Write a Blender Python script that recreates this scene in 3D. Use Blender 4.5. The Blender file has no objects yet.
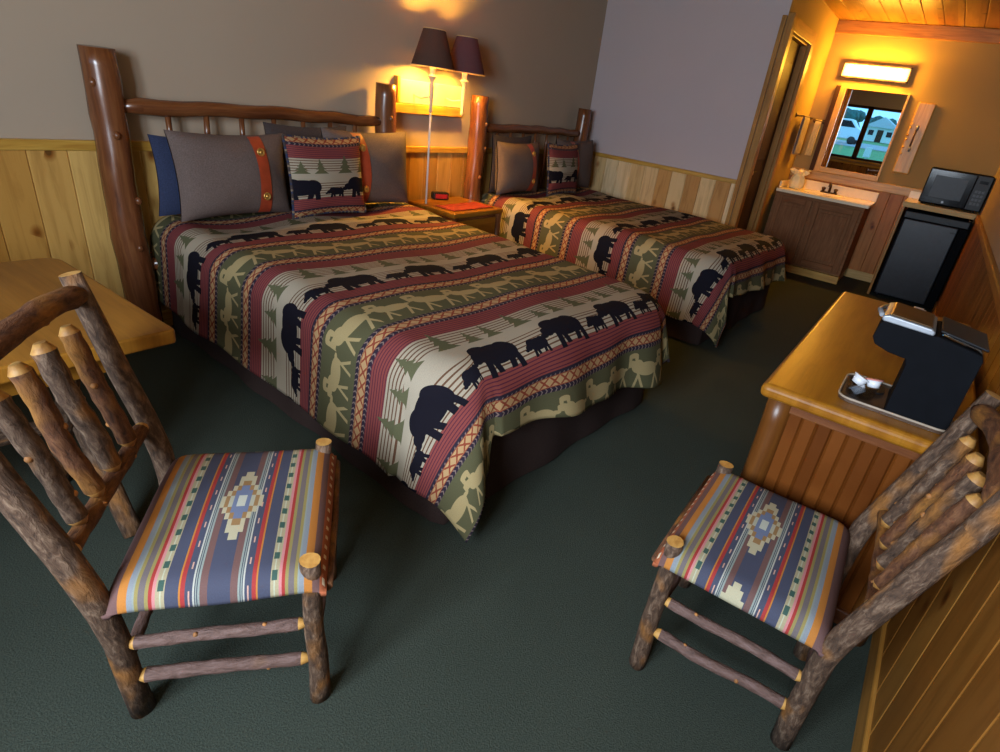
import bpy, bmesh, math, random
from mathutils import Vector, Matrix
random.seed(7)
D = bpy.data
COL = bpy.context.scene.collection
PI = math.pi

# ------------------------------------------------------------------ room numbers (metres)
XW, X1, X2 = -2.2, 4.10, 5.908          # window wall, white side wall, vanity wall
YR, YS, H = -1.58, -3.339, 2.358        # bathroom return wall, desk wall, ceiling
CAP = 0.894                             # top of the wainscot cap
EMIT_LAMP, EMIT_VAN, SKY, FILL, EXPO = 920.0, 145.0, 1.4, 86.0, 0.92

# ------------------------------------------------------------------ object helpers
def tag(o, label, cat, group=None, kind=None):
    if label: o['label'] = label
    if cat: o['category'] = cat
    if group: o['group'] = group
    if kind: o['kind'] = kind
    return o

def thing(name, label, cat, loc=(0, 0, 0), rot=(0, 0, 0), group=None):
    o = D.objects.new(name, None); COL.objects.link(o)
    o.location = loc; o.rotation_euler = rot; o.empty_display_size = 0.1
    return tag(o, label, cat, group)

def copy_tree(o, parent=None):
    c = o.copy(); COL.objects.link(c); c.parent = parent
    for ch in list(o.children):
        copy_tree(ch, c)
    return c

class MB:
    """collects shapes into one mesh with uv in metres and material slots"""
    def __init__(s):
        s.bm = bmesh.new(); s.uv = s.bm.loops.layers.uv.new('UVMap')
    def face(s, vs, uvs, mi=0, smooth=False):
        try: f = s.bm.faces.new(vs)
        except ValueError: return None
        for l, c in zip(f.loops, uvs): l[s.uv].uv = c
        f.material_index = mi; f.smooth = smooth
        return f
    def box(s, lo, hi, M=None, mi=0, along=None):
        lo = Vector(lo); hi = Vector(hi); d = hi - lo
        ax = along if along is not None else max(range(3), key=lambda i: d[i])
        off = random.random() * 7
        vs = {}
        for i in (0, 1):
            for j in (0, 1):
                for k in (0, 1):
                    p = Vector((hi.x if i else lo.x, hi.y if j else lo.y, hi.z if k else lo.z))
                    vs[i, j, k] = (s.bm.verts.new(M @ p if M else p), p)
        for q in (((0,0,0),(0,0,1),(0,1,1),(0,1,0)), ((1,0,0),(1,1,0),(1,1,1),(1,0,1)),
                  ((0,0,0),(1,0,0),(1,0,1),(0,0,1)), ((0,1,0),(0,1,1),(1,1,1),(1,1,0)),
                  ((0,0,0),(0,1,0),(1,1,0),(1,0,0)), ((0,0,1),(1,0,1),(1,1,1),(0,1,1))):
            ps = [vs[c][1] for c in q]
            nax = [i for i in range(3) if abs(max(p[i] for p in ps) - min(p[i] for p in ps)) < 1e-9]
            nax = nax[0] if nax else 0
            rest = [i for i in range(3) if i != nax]
            if ax in rest: vv = ax; uu = [i for i in rest if i != ax][0]
            else: uu, vv = rest
            s.face([vs[c][0] for c in q], [(p[uu] + off + nax * .37, p[vv] + off * .5) for p in ps], mi)
        return s
    def tube(s, pts, rad, seg=12, caps=True, mi=0, cap_mi=None, lump=0.0, smooth=True, tip=0, tip_mi=None, taper_caps=0.0):
        pts = [Vector(p) for p in pts]; n = len(pts)
        rad = [rad] * n if isinstance(rad, (int, float)) else list(rad)
        ph = [random.random() * 6.28 for _ in range(6)]; off = random.random() * 9
        rings = []; L = 0; ls = []
        up = None
        for i, p in enumerate(pts):
            t = (pts[min(i + 1, n - 1)] - pts[max(i - 1, 0)]).normalized()
            if up is None:
                up = Vector((0, 0, 1)) if abs(t.z) < .9 else Vector((1, 0, 0))
            a = t.cross(up).normalized(); b = a.cross(t).normalized(); up = b
            if i: L += (p - pts[i - 1]).length
            ls.append(L); ring = []
            for k in range(seg):
                th = 2 * PI * k / seg
                r = rad[i] * (1 + lump * (math.sin(2 * th + ph[0] + L * 9) * .5 + math.sin(th + ph[1] + L * 23) * .6 + math.sin(3 * th + ph[2] - L * 37) * .4))
                ring.append(s.bm.verts.new(p + a * math.cos(th) * r + b * math.sin(th) * r))
            rings.append(ring)
        for i in range(n - 1):
            m = mi
            if tip and (i < tip or i >= n - 1 - tip): m = tip_mi
            for k in range(seg):
                k2 = (k + 1) % seg
                r = (rad[i] + rad[i + 1]) * .5
                u0, u1 = off + 2 * PI * r * k / seg, off + 2 * PI * r * (k + 1) / seg
                s.face([rings[i][k], rings[i][k2], rings[i + 1][k2], rings[i + 1][k]],
                       [(u0, ls[i] + off), (u1, ls[i] + off), (u1, ls[i + 1] + off), (u0, ls[i + 1] + off)], m, smooth)
        if caps:
            cm = mi if cap_mi is None else cap_mi
            for ring, rev in ((rings[0], True), (rings[-1], False)):
                c = sum((v.co for v in ring), Vector()) / seg
                vs = list(reversed(ring)) if not rev else list(ring)
                vs = list(reversed(ring)) if rev else list(ring)
                r0 = max((v.co - c).length for v in ring)
                s.face(vs, [(math.cos(2 * PI * k / seg) * r0 + off, math.sin(2 * PI * k / seg) * r0) for k in range(seg)], cm)
        return s
    def lathe(s, prof, seg=24, M=None, mi=0, smooth=True, caps=True):
        rings = []
        for r, z in prof:
            ring = []
            for k in range(seg):
                th = 2 * PI * k / seg
                p = Vector((r * math.cos(th), r * math.sin(th), z))
                ring.append(s.bm.verts.new(M @ p if M else p))
            rings.append(ring)
        L = 0
        for i in range(len(rings) - 1):
            dl = math.hypot(prof[i + 1][0] - prof[i][0], prof[i + 1][1] - prof[i][1])
            for k in range(seg):
                k2 = (k + 1) % seg
                s.face([rings[i][k], rings[i][k2], rings[i + 1][k2], rings[i + 1][k]],
                       [(k / seg, L), ((k + 1) / seg, L), ((k + 1) / seg, L + dl), (k / seg, L + dl)], mi, smooth)
            L += dl
        if caps:
            if prof[0][0] > 1e-5: s.face(list(reversed(rings[0])), [(0, 0)] * seg, mi)
            if prof[-1][0] > 1e-5: s.face(rings[-1], [(0, 0)] * seg, mi)
        return s
    def ball(s, c, r, seg=14, mi=0, M=None):
        r = Vector((r, r, r)) if isinstance(r, (int, float)) else Vector(r)
        T = Matrix.Translation(c) @ Matrix.Diagonal((*r, 1))
        if M: T = M @ T
        n = seg // 2
        return s.lathe([(max(math.sin(PI * i / n), 1e-4), -math.cos(PI * i / n)) for i in range(n + 1)], seg, T, mi, caps=False)
    def prism(s, poly, z0, z1, M=None, mi=0, smooth_side=False):
        """poly in local xy, extruded along z"""
        T = M or Matrix()
        a = [s.bm.verts.new(T @ Vector((x, y, z0))) for x, y in poly]
        b = [s.bm.verts.new(T @ Vector((x, y, z1))) for x, y in poly]
        n = len(poly)
        s.face(list(reversed(a)), [(x, y) for x, y in reversed(poly)], mi)
        s.face(b, [(x, y) for x, y in poly], mi)
        for i in range(n):
            j = (i + 1) % n
            s.face([a[i], a[j], b[j], b[i]], [(*poly[i][:1], z0), (*poly[j][:1], z0), (*poly[j][:1], z1), (*poly[i][:1], z1)], mi, smooth_side)
        return s
    def grid(s, fn, nu, nv, uvfn=None, mi=0, flip=False, wrap=False):
        vs = [[s.bm.verts.new(fn(i / nu, j / nv)) for j in range(nv + 1)] for i in range(nu + 1)]
        for i in range(nu):
            for j in range(nv):
                q = [(i, j), (i + 1, j), (i + 1, j + 1), (i, j + 1)]
                if flip: q.reverse()
                s.face([vs[a][b] for a, b in q], [(uvfn or (lambda u, v: (u, v)))(a / nu, b / nv) for a, b in q], mi, True)
        return vs
    def build(s, name, mat, parent=None, bevel=0, smooth=None, seg=2, weld=False):
        if weld: bmesh.ops.remove_doubles(s.bm, verts=s.bm.verts, dist=1e-5)
        bmesh.ops.recalc_face_normals(s.bm, faces=s.bm.faces)
        me = D.meshes.new(name); s.bm.to_mesh(me); s.bm.free()
        for m in (mat if isinstance(mat, (list, tuple)) else [mat]): me.materials.append(m)
        o = D.objects.new(name, me); COL.objects.link(o)
        if parent: o.parent = parent
        if bevel:
            b = o.modifiers.new('bevel', 'BEVEL'); b.width = bevel; b.segments = seg; b.limit_method = 'ANGLE'
            b.angle_limit = math.radians(40)
        return o

def struct(o):
    o['kind'] = 'structure'; return o

# ------------------------------------------------------------------ node helpers
class E:
    def __init__(s, t, v): s.t = t; s.v = v
    def op(s, o, *a):
        n = s.t.nodes.new('ShaderNodeMath'); n.operation = o
        for i, x in enumerate((s,) + a):
            v = x.v if isinstance(x, E) else x
            if isinstance(v, (int, float)): n.inputs[i].default_value = v
            else: s.t.links.new(v, n.inputs[i])
        return E(s.t, n.outputs[0])
    def __add__(s, o): return s.op('ADD', o)
    def __radd__(s, o): return s.op('ADD', o)
    def __sub__(s, o): return s.op('SUBTRACT', o)
    def __rsub__(s, o): return E(s.t, o).op('SUBTRACT', s)
    def __mul__(s, o): return s.op('MULTIPLY', o)
    def __rmul__(s, o): return s.op('MULTIPLY', o)
    def __truediv__(s, o): return s.op('DIVIDE', o)
    def abs(s): return s.op('ABSOLUTE')
    def frac(s): return s.op('FRACT')
    def floor(s): return s.op('FLOOR')
    def min(s, o): return s.op('MINIMUM', o)
    def max(s, o): return s.op('MAXIMUM', o)
    def lt(s, o): return s.op('LESS_THAN', o)
    def gt(s, o): return s.op('GREATER_THAN', o)
    def sin(s): return s.op('SINE')
    def wrap(s, lo, hi): return s.op('WRAP', hi, lo)
    def clamp(s):
        e = s.op('ADD', 0.0); e.v.node.use_clamp = True; return e

class Mat:
    def __init__(s, name, rough=.6, spec=.5, metal=0):
        s.m = D.materials.new(name); s.m.use_nodes = True; s.t = s.m.node_tree
        s.b = s.t.nodes['Principled BSDF']
        s.b.inputs['Roughness'].default_value = rough; s.b.inputs['Metallic'].default_value = metal
        s.b.inputs['Specular IOR Level'].default_value = spec
    def node(s, ty, **k):
        n = s.t.nodes.new(ty)
        for a, b in k.items(): setattr(n, a, b)
        return n
    def link(s, a, b): s.t.links.new(a.v if isinstance(a, E) else a, b)
    def e(s, v): return E(s.t, v)
    def uv(s):
        tc = s.node('ShaderNodeTexCoord'); sp = s.node('ShaderNodeSeparateXYZ'); s.link(tc.outputs['UV'], sp.inputs[0])
        return s.e(sp.outputs[0]), s.e(sp.outputs[1])
    def obj(s):
        tc = s.node('ShaderNodeTexCoord'); return tc.outputs['Object']
    def vec(s, x, y, z=0.0):
        c = s.node('ShaderNodeCombineXYZ')
        for i, q in enumerate((x, y, z)):
            if isinstance(q, E): s.link(q, c.inputs[i])
            else: c.inputs[i].default_value = q
        return c.outputs[0]
    def noise(s, vec, scale=5, detail=3, rough=.5, dist=0):
        n = s.node('ShaderNodeTexNoise'); n.inputs['Scale'].default_value = scale; n.inputs['Detail'].default_value = detail
        n.inputs['Roughness'].default_value = rough; n.inputs['Distortion'].default_value = dist
        s.link(vec, n.inputs['Vector']); return s.e(n.outputs[0])
    def white(s, w):
        n = s.node('ShaderNodeTexWhiteNoise', noise_dimensions='1D'); s.link(w, n.inputs['W']); return s.e(n.outputs['Value'])
    def voronoi(s, vec, scale):
        n = s.node('ShaderNodeTexVoronoi'); n.inputs['Scale'].default_value = scale; s.link(vec, n.inputs['Vector']); return n
    def ramp(s, f, stops, interp='LINEAR'):
        n = s.node('ShaderNodeValToRGB'); r = n.color_ramp; r.interpolation = interp
        while len(r.elements) < len(stops): r.elements.new(.5)
        for el, (p, c) in zip(r.elements, stops): el.position = p; el.color = (*c, 1)
        s.link(f, n.inputs[0]); return n.outputs[0]
    def mix(s, f, a, b, mode='MIX'):
        n = s.node('ShaderNodeMix', data_type='RGBA', blend_type=mode)
        for i, x in ((0, f), (6, a), (7, b)):
            if isinstance(x, E): s.link(x, n.inputs[i])
            elif isinstance(x, tuple): n.inputs[i].default_value = (*x, 1)
            elif isinstance(x, (int, float)): n.inputs[i].default_value = x
            else: s.link(x, n.inputs[i])
        return n.outputs[2]
    def color(s, c):
        if isinstance(c, tuple): s.b.inputs['Base Color'].default_value = (*c, 1)
        else: s.link(c, s.b.inputs['Base Color'])
    def bump(s, h, strength=.3, dist=.01):
        n = s.node('ShaderNodeBump'); n.inputs['Strength'].default_value = strength; n.inputs['Distance'].default_value = dist
        s.link(h, n.inputs['Height']); s.link(n.outputs[0], s.b.inputs['Normal'])

def plain(name, c, rough=.5, spec=.5, metal=0, var=.12, scale=30):
    m = Mat(name, rough, spec, metal)
    n = m.noise(m.obj(), scale, 2)
    d = tuple(x * (1 - var) for x in c); l = tuple(min(1, x * (1 + var)) for x in c)
    m.color(m.ramp(n, [(.3, d), (.7, l)])); return m.m

def emit(name, c, k):
    m = Mat(name); m.b.inputs['Emission Color'].default_value = (*c, 1); m.b.inputs['Emission Strength'].default_value = k
    m.color(c); return m.m

def wood(name, dark, mid, light, rough=.35, grain=26, along=2.2, knots=0.0, spec=.5):
    m = Mat(name, rough, spec); u, v = m.uv()
    n = m.noise(m.vec(u * grain, v * along), 1.6, 4, .55, .6)
    col = m.ramp(n, [(.28, dark), (.5, mid), (.74, light)])
    fine = m.noise(m.vec(u * 160, v * 6), 1, 2)
    col = m.mix(.35, col, m.ramp(fine, [(.3, (.55, .55, .55)), (.7, (1, 1, 1))]), 'MULTIPLY')
    if knots:
        vo = m.voronoi(m.vec(u * 2.4, v * 1.5), 1.5)
        k = m.e(vo.outputs['Distance']).lt(.07 * knots)
        col = m.mix(k * .85, col, tuple(x * .25 for x in dark))
    m.color(col); m.bump(n, .12, .004); return m.m

def planks(name, cols, w=.14, rough=.4, off=0.0, knots=1.0, interp='LINEAR'):
    """tongue and groove boards: u across the boards, v along them"""
    m = Mat(name, rough, .14); u, v = m.uv()
    q = (u + off) / w
    idx = q.floor(); r = m.white(idx); r2 = m.white(idx + 31.7)
    base = m.ramp(r, cols, interp)
    n = m.noise(m.vec(u * 22 + r2 * 40, v * 2.0 + r2 * 9), 1.3, 4, .55, .9)
    col = m.mix(.55, base, m.mix(.0, m.ramp(n, [(.3, (.50, .40, .30)), (.52, (.95, .92, .88)), (.75, (1.0, 1.0, 1.0))]), (1., 1., 1.)), 'MULTIPLY')
    vo = m.voronoi(m.vec(q * .9, v * 4.6 + r2 * 5), 1.6)
    sp = m.node('ShaderNodeSeparateColor'); m.link(vo.outputs['Color'], sp.inputs[0])
    d = m.e(vo.outputs['Distance']) + m.e(sp.outputs[0]).lt(.84) * 2.0
    kn = m.ramp(d, [(.09 * knots, (.10, .035, .015)), (.14 * knots, (.42, .22, .10)), (.30 * knots + .01, (1, 1, 1))])
    col = m.mix(.85, col, kn, 'MULTIPLY')
    m.color(col); m.bump(n, .08, .003); return m.m

def bark(name, c0, c1, c2, peel, k=.5, rough=.75):
    m = Mat(name, rough, .3); u, v = m.uv()
    n = m.noise(m.vec(u * 52, v * 17), 1.6, 6, .68, .5)
    big = m.noise(m.vec(u * 9 + 3.1, v * 5), 1.5, 2)
    col = m.ramp(n, [(.3, c0), (.5, c1), (.72, c2)])
    col = m.mix(m.ramp(big, [(k, (0, 0, 0)), (k + .14, (1, 1, 1))]), col, m.ramp(n, [(.35, tuple(x * .45 for x in peel)), (.7, peel)]))
    m.color(col); m.bump(n, .8, .008); return m.m

# ------------------------------------------------------------------ figured fabrics
def silhouettes(x, y, shapes):
    d = None
    for sh in shapes:
        if sh[0] == 'e':
            _, cx, cy, rx, ry = sh
            a = (x - cx) / rx; b = (y - cy) / ry
            q = (a * a + b * b) - 1.0
        else:                                    # slanted leg: centre x, top y, bottom y, half width, lean
            _, cx, y0, y1, hw, ln = sh
            yy = (y - (y0 + y1) / 2)
            a = ((x - cx - yy * ln).abs()) / hw; b = yy.abs() / (abs(y0 - y1) / 2)
            q = a.max(b) - 1.0
        d = q if d is None else d.min(q)
    return d.lt(0.0)

BEAR = [('e', .012, .010, .088, .050), ('e', -.035, .024, .052, .046), ('e', .062, .010, .042, .050), ('e', -.084, .004, .030, .024),
        ('e', -.112, -.010, .018, .012), ('e', -.072, .030, .011, .011), ('l', -.050, -.01, -.075, .014, .15), ('l', -.020, -.01, -.066, .013, -.18),
        ('l', .084, -.01, -.076, .013, -.12), ('l', .052, -.01, -.066, .014, .2)]
MOOSE = [('e', .012, .006, .050, .023), ('e', -.028, .016, .026, .023), ('e', -.058, .026, .024, .012), ('e', -.080, .016, .015, .009),
         ('e', -.048, .054, .022, .009), ('e', -.062, .046, .008, .014), ('e', -.034, .047, .008, .014),
         ('l', -.034, .0, -.062, .005, .45), ('l', -.020, .0, -.056, .005, -.35), ('l', .044, .0, -.062, .005, .4), ('l', .058, .0, -.058, .005, -.5),
         ('e', .062, .012, .012, .006)]

def lodge_fabric(name):
    """striped bedspread: uv.x across, uv.y along (metres); bears at uv.y = 0, repeating every .73"""
    P = .75
    m = Mat(name, .85, .15); U, W = m.uv()
    wob = m.noise(m.vec(U, W), 6, 2)
    w = W.wrap(-.14, P - .14)
    RED = (.215, .055, .047); CREAM = (.36, .31, .23); TAN = (.43, .27, .13); OLIVE = (.092, .088, .045); INK = (.010, .009, .014)
    BRA = (.030, .022, .035)
    def pos(u): return (u + .14) / P
    st = [(-.14, BRA), (-.132, RED), (-.062, CREAM), (.105, CREAM), (.195, RED), (.277, BRA), (.296, TAN), (.336, BRA), (.355, OLIVE), (.545, BRA), (.564, TAN), (.604, BRA)]
    col = m.ramp((w + .14) / P, [(pos(u), c) for u, c in st], 'CONSTANT')
    # thin pin stripes in the red zones
    pin = (w / .0125).frac().lt(.30)
    redz = ((w - .2375).abs().lt(.0415)).max((w + .097).abs().lt(.035))
    col = m.mix(redz * pin, col, (.085, .020, .040))
    # pale ground with thin dark lines (behind the bears and behind the trees)
    ln = (w / .0165).frac().lt(.33)
    lz = ((w + .012).abs().lt(.05)).max((w - .150).abs().lt(.045))
    col = m.mix(lz * ln, col, (.12, .060, .035))
    wave = (w - .080 - ((U * 17.4).sin()) * .014).abs().lt(.028)
    col = m.mix(wave, col, CREAM)
    # spruces, three heights
    tm = None
    for cx, hh, wd in ((-.10, .125, .050), (.02, .080, .040), (.115, .100, .040)):
        x = (U - cx).wrap(-.18, .18).abs(); h = (w - .100) / hh
        hw = (1.0 - h) * wd * (1.0 - (h * 3.6).frac() * .55)
        q = x.lt(hw) * h.gt(0.0) * h.lt(1.0)
        tm = q if tm is None else tm.max(q)
    col = m.mix(tm, col, (.100, .100, .052))
    # bears: grown and cub
    xb = U.wrap(-.18, .18)
    b1 = silhouettes(xb, w, BEAR)
    xc = (U + .172).wrap(-.18, .18)
    b2 = silhouettes(xc / .50, (w + .030) / .50, BEAR)
    col = m.mix(b1.max(b2), col, INK)
    # moose, every other one larger
    xm = (U + .05).wrap(-.09, .09); par = ((U + .14) / .36).frac().gt(.5)
    sc = 1.16 + par * .14
    mo = silhouettes(xm / sc, (w - .450) / sc, MOOSE)
    col = m.mix(mo, col, (.36, .28, .135))
    # woven geometric bands and braids
    for c in (.316, .584):
        fx = (U / .05).frac() - .5; fy = (w - c) / .020
        g = ((fx.abs() * 2.0 - fy.abs()).abs().lt(.22)) * fy.abs().lt(.80)
        g2 = fx.abs().lt(.10) * fy.abs().lt(.35)
        edge = (fy.abs() - .92).abs().lt(.08)
        col = m.mix((g.max(g2)).max(edge) * fy.abs().lt(1.0), col, (.24, .055, .030))
        for dd in (-.0295, .0295):
            fy2 = (w - c - dd) / .009
            z = fy2.abs().lt(1.0) * (((U / .022 + fy2.abs() * .35).frac() - .5).abs().lt(.13))
            col = m.mix(z, col, (.20, .145, .13))
    weave = m.noise(m.vec(U * 420, W * 420), 1, 1)
    col = m.mix(.5, col, m.ramp(weave, [(.3, (.62, .62, .62)), (.7, (1, 1, 1))]), 'MULTIPLY')
    fade = m.noise(m.vec(U, W), 3, 3)
    col = m.mix(.5, col, m.ramp(fade, [(.3, (.78, .78, .80)), (.7, (1, 1, 1))]), 'MULTIPLY')
    m.color(col); m.bump(weave, .15, .002)
    m.b.inputs['Specular IOR Level'].default_value = .04
    return m.m

def saddle_fabric(name):
    """striped chair cover: uv.x 0..1 back to front, uv.y 0..1 across"""
    m = Mat(name, .8, .2); u, v = m.uv()
    d = (u - .5).abs() * 2.0
    BL = (.048, .053, .084); RD = (.27, .030, .028); OR = (.36, .14, .028); CR = (.29, .25, .155); TE = (.20, .23, .21)
    MV = (.120, .064, .058); GY = (.12, .10, .10); OL = (.22, .18, .065); DK = (.03, .035, .06)
    st = [(0, BL), (.10, MV), (.165, TE), (.185, DK), (.192, TE), (.205, DK), (.212, (.34, .34, .30)), (.228, BL), (.295, RD), (.335, OR), (.348, BL),
          (.465, CR), (.545, (.42, .17, .17)), (.572, RD), (.605, OL), (.635, GY), (.69, OL), (.72, TE), (.735, (.18, .20, .22)), (.785, OR), (.86, MV)]
    col = m.ramp(d, st, 'CONSTANT')
    col = m.mix(u.gt(.966), col, (.30, .085, .035))
    blk = (d - .505).abs().lt(.026) * (((v * 11.0).frac()) - .5).abs().lt(.20)
    col = m.mix(blk, col, (.035, .075, .06))
    blk2 = (d - .505).abs().lt(.006)
    col = m.mix(blk2 * (1.0 - blk), col, (.34, .36, .26))
    stt = (d - .968).abs().lt(.012) * (((v * 16.0).frac()) - .5).abs().lt(.18) * u.gt(.5)
    col = m.mix(stt, col, (.6, .5, .35))
    # broken flecks in the blue
    fl = (d - .262).abs().lt(.007) * ((v * 9.0 + .2).frac()).lt(.30)
    col = m.mix(fl, col, (.42, .25, .20))
    # stepped diamond
    ax = ((u - .52).abs() * 46.0).floor() / 46.0; ay = ((v - .52).abs() * 24.0).floor() / 24.0
    l1 = ax / .10 + ay / .215
    for lim, c in ((1.0, (.36, .33, .22)), (.76, (.24, .14, .06)), (.56, (.33, .33, .25)), (.42, (.12, .15, .24)), (.14, (.40, .42, .36))):
        col = m.mix(l1.lt(lim), col, c)
    ax2 = ((u - .52).abs() * 46.0).floor() / 46.0
    l2 = ax2 / .050 + v / .055
    col = m.mix(l2.lt(1.0), col, (.36, .33, .22))
    weave = m.noise(m.vec(u * 300, v * 300), 1, 1)
    col = m.mix(.45, col, m.ramp(weave, [(.3, (.66, .66, .66)), (.7, (1, 1, 1))]), 'MULTIPLY')
    m.color(col); m.bump(weave, .12, .002); return m.m

# ------------------------------------------------------------------ materials
M = {}
def plaster(name, c):
    m = Mat(name, .85, .2); n = m.noise(m.obj(), 40, 4); b = m.noise(m.obj(), 1.3, 2)
    m.color(m.ramp(b, [(.3, tuple(x * .95 for x in c)), (.7, c)])); m.bump(n, .06, .003); return m.m
M['plaster'] = plaster('beige_plaster', (.385, .305, .225))
M['plaster_pale'] = plaster('pale_plaster', (.47, .41, .42))
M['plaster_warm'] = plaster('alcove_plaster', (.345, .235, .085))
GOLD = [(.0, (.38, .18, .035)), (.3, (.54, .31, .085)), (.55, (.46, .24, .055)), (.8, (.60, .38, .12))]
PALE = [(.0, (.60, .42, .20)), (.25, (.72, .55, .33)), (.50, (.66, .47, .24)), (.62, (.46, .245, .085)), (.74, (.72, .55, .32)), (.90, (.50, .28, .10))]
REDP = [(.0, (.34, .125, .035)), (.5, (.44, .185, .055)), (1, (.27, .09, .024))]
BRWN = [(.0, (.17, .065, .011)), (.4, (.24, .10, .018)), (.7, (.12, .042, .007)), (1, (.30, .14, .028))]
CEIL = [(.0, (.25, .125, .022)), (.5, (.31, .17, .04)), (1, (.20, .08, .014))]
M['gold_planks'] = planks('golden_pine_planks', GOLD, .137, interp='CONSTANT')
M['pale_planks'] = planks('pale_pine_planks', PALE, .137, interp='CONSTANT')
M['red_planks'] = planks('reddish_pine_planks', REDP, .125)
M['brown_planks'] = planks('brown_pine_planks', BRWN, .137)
M['ceil_planks'] = planks('ceiling_pine_planks', CEIL, .15, .35)
M['bead'] = planks('beadboard', [(.0, (.115, .033, .0055)), (.5, (.15, .045, .008)), (1, (.085, .023, .004))], .055, .35, knots=.4)
M['pine'] = wood('golden_pine', (.36, .17, .022), (.50, .28, .045), (.58, .36, .08), .4, knots=.6)
M['pine_pale'] = wood('pale_pine', (.48, .30, .10), (.56, .37, .14), (.64, .45, .20), .5, spec=.2)
M['casing'] = wood('stained_casing', (.24, .10, .016), (.34, .155, .027), (.42, .20, .042), .45, spec=.3)
M['dark_wood'] = wood('dark_brown_wood', (.030, .012, .006), (.050, .021, .009), (.07, .032, .013), .6, spec=.15)
M['oak'] = wood('brown_oak', (.16, .068, .028), (.22, .098, .042), (.28, .13, .058), .6, 34, 3, spec=.1)
M['desk'] = wood('orange_varnished_wood', (.20, .070, .006), (.28, .110, .009), (.33, .140, .013), .30, 14, 1.6, spec=.3)
M['table'] = wood('honey_brown_wood', (.18, .070, .007), (.23, .094, .010), (.27, .115, .014), .42, 12, 1.2, spec=.2)
M['cut_dark'] = wood('weathered_cut', (.24, .10, .02), (.36, .175, .04), (.44, .25, .07), .6, 30, 30)
M['leg_wood'] = wood('brown_varnished_leg', (.09, .028, .005), (.135, .046, .008), (.17, .062, .012), .35, 16, 1.6, spec=.4)
M['log'] = wood('varnished_red_log', (.085, .026, .010), (.155, .052, .018), (.215, .085, .030), .24, 22, 2.2, .5, .6)
M['cut'] = wood('cut_wood', (.36, .165, .035), (.48, .25, .06), (.55, .33, .10), .55, 30, 30)
M['knot'] = plain('knot_wood', (.26, .105, .025), .7, var=.4, scale=60)
M['bark'] = bark('hickory_bark', (.018, .010, .006), (.075, .042, .025), (.21, .140, .092), (.28, .115, .026), .55)
M['bark_red'] = bark('reddish_bark', (.024, .009, .005), (.095, .036, .014), (.18, .080, .034), (.30, .125, .024), .50)
M['rung'] = bark('rung_bark', (.060, .033, .026), (.115, .065, .052), (.17, .11, .10), (.21, .11, .06), .64, .6)
M['lodge'] = lodge_fabric('lodge_bedspread')
M['saddle'] = saddle_fabric('saddle_stripe')
def cloth(name, c, rough=.9, s=260):
    m = Mat(name, rough, .15); n = m.noise(m.obj(), s, 2); b = m.noise(m.obj(), 7, 3)
    col = m.ramp(n, [(.3, tuple(x * .75 for x in c)), (.7, tuple(min(1, x * 1.2) for x in c))])
    col = m.mix(.4, col, m.ramp(b, [(.3, (.75, .75, .75)), (.7, (1, 1, 1))]), 'MULTIPLY')
    m.color(col); m.bump(n, .2, .002); return m.m
M['sham'] = cloth('grey_brown_sham', (.130, .094, .082))
M['sham_back'] = cloth('dark_brown_cloth', (.060, .046, .044))
M['navy'] = cloth('navy_cloth', (.030, .040, .085))
M['skirt'] = cloth('brown_skirt_cloth', (.040, .025, .022))
M['fringe_tan'] = cloth('tan_fringe', (.22, .16, .11))
M['strap'] = plain('red_leather', (.34, .050, .018), .4)
M['runner'] = plain('red_runner_cloth', (.27, .022, .010), .9)
def carpet():
    m = Mat('green_carpet', .95, .1); o = m.obj()
    n = m.noise(o, 240, 3, .6); b = m.noise(o, 3.0, 3)
    col = m.ramp(n, [(.3, (.025, .033, .026)), (.7, (.056, .068, .054))])
    col = m.mix(.5, col, m.ramp(b, [(.3, (.78, .8, .8)), (.7, (1, 1, 1))]), 'MULTIPLY')
    m.color(col); m.bump(n, .6, .006); return m.m
M['carpet'] = carpet()
M['black'] = plain('black_plastic', (.006, .007, .009), .45, .3)
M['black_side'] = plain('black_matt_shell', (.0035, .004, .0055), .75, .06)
M['charcoal'] = plain('charcoal_door', (.022, .025, .032), .35, .35)
M['screen'] = plain('dark_glass', (.006, .008, .011), .12, .15)
M['smoked'] = plain('smoked_window', (.016, .020, .026), .4, .3)
M['silver'] = plain('brushed_silver', (.26, .28, .31), .45, metal=.5)
M['tray_dark'] = plain('dark_tray_floor', (.06, .035, .022), .35, .3)
M['tray'] = plain('dull_tray', (.30, .24, .18), .5, .3)
M['bronze'] = plain('dark_bronze', (.10, .06, .03), .35, metal=.8)
M['brass'] = plain('brass', (.75, .45, .12), .3, metal=.8)
M['white'] = plain('white_plastic', (.66, .66, .66), .4, var=.04)
M['cream'] = plain('cream_paint', (.62, .52, .33), .5, var=.05)
M['laminate'] = plain('cream_laminate', (.76, .60, .30), .3, var=.05)
M['porcelain'] = plain('cream_porcelain', (.82, .70, .48), .2, var=.03)
M['shade'] = None
def shade_mat(name, c, tr):
    m = Mat(name, .9, .1); n = m.noise(m.obj(), 300, 2)
    m.color(m.ramp(n, [(.3, tuple(x * .8 for x in c)), (.7, c)]))
    t = m.node('ShaderNodeBsdfTranslucent'); t.inputs[0].default_value = (*tr, 1)
    a = m.node('ShaderNodeMixShader'); a.inputs[0].default_value = .10
    out = m.t.nodes['Material Output']
    m.link(m.b.outputs[0], a.inputs[1]); m.link(t.outputs[0], a.inputs[2]); m.link(a.outputs[0], out.inputs[0]); return m.m
M['shade'] = shade_mat('dark_brown_shade', (.085, .050, .038), (.06, .024, .008))
M['shade_plum'] = shade_mat('plum_shade', (.105, .052, .058), (.10, .03, .015))
M['shade_rim'] = plain('gilt_rim', (.60, .42, .18), .5)
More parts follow.
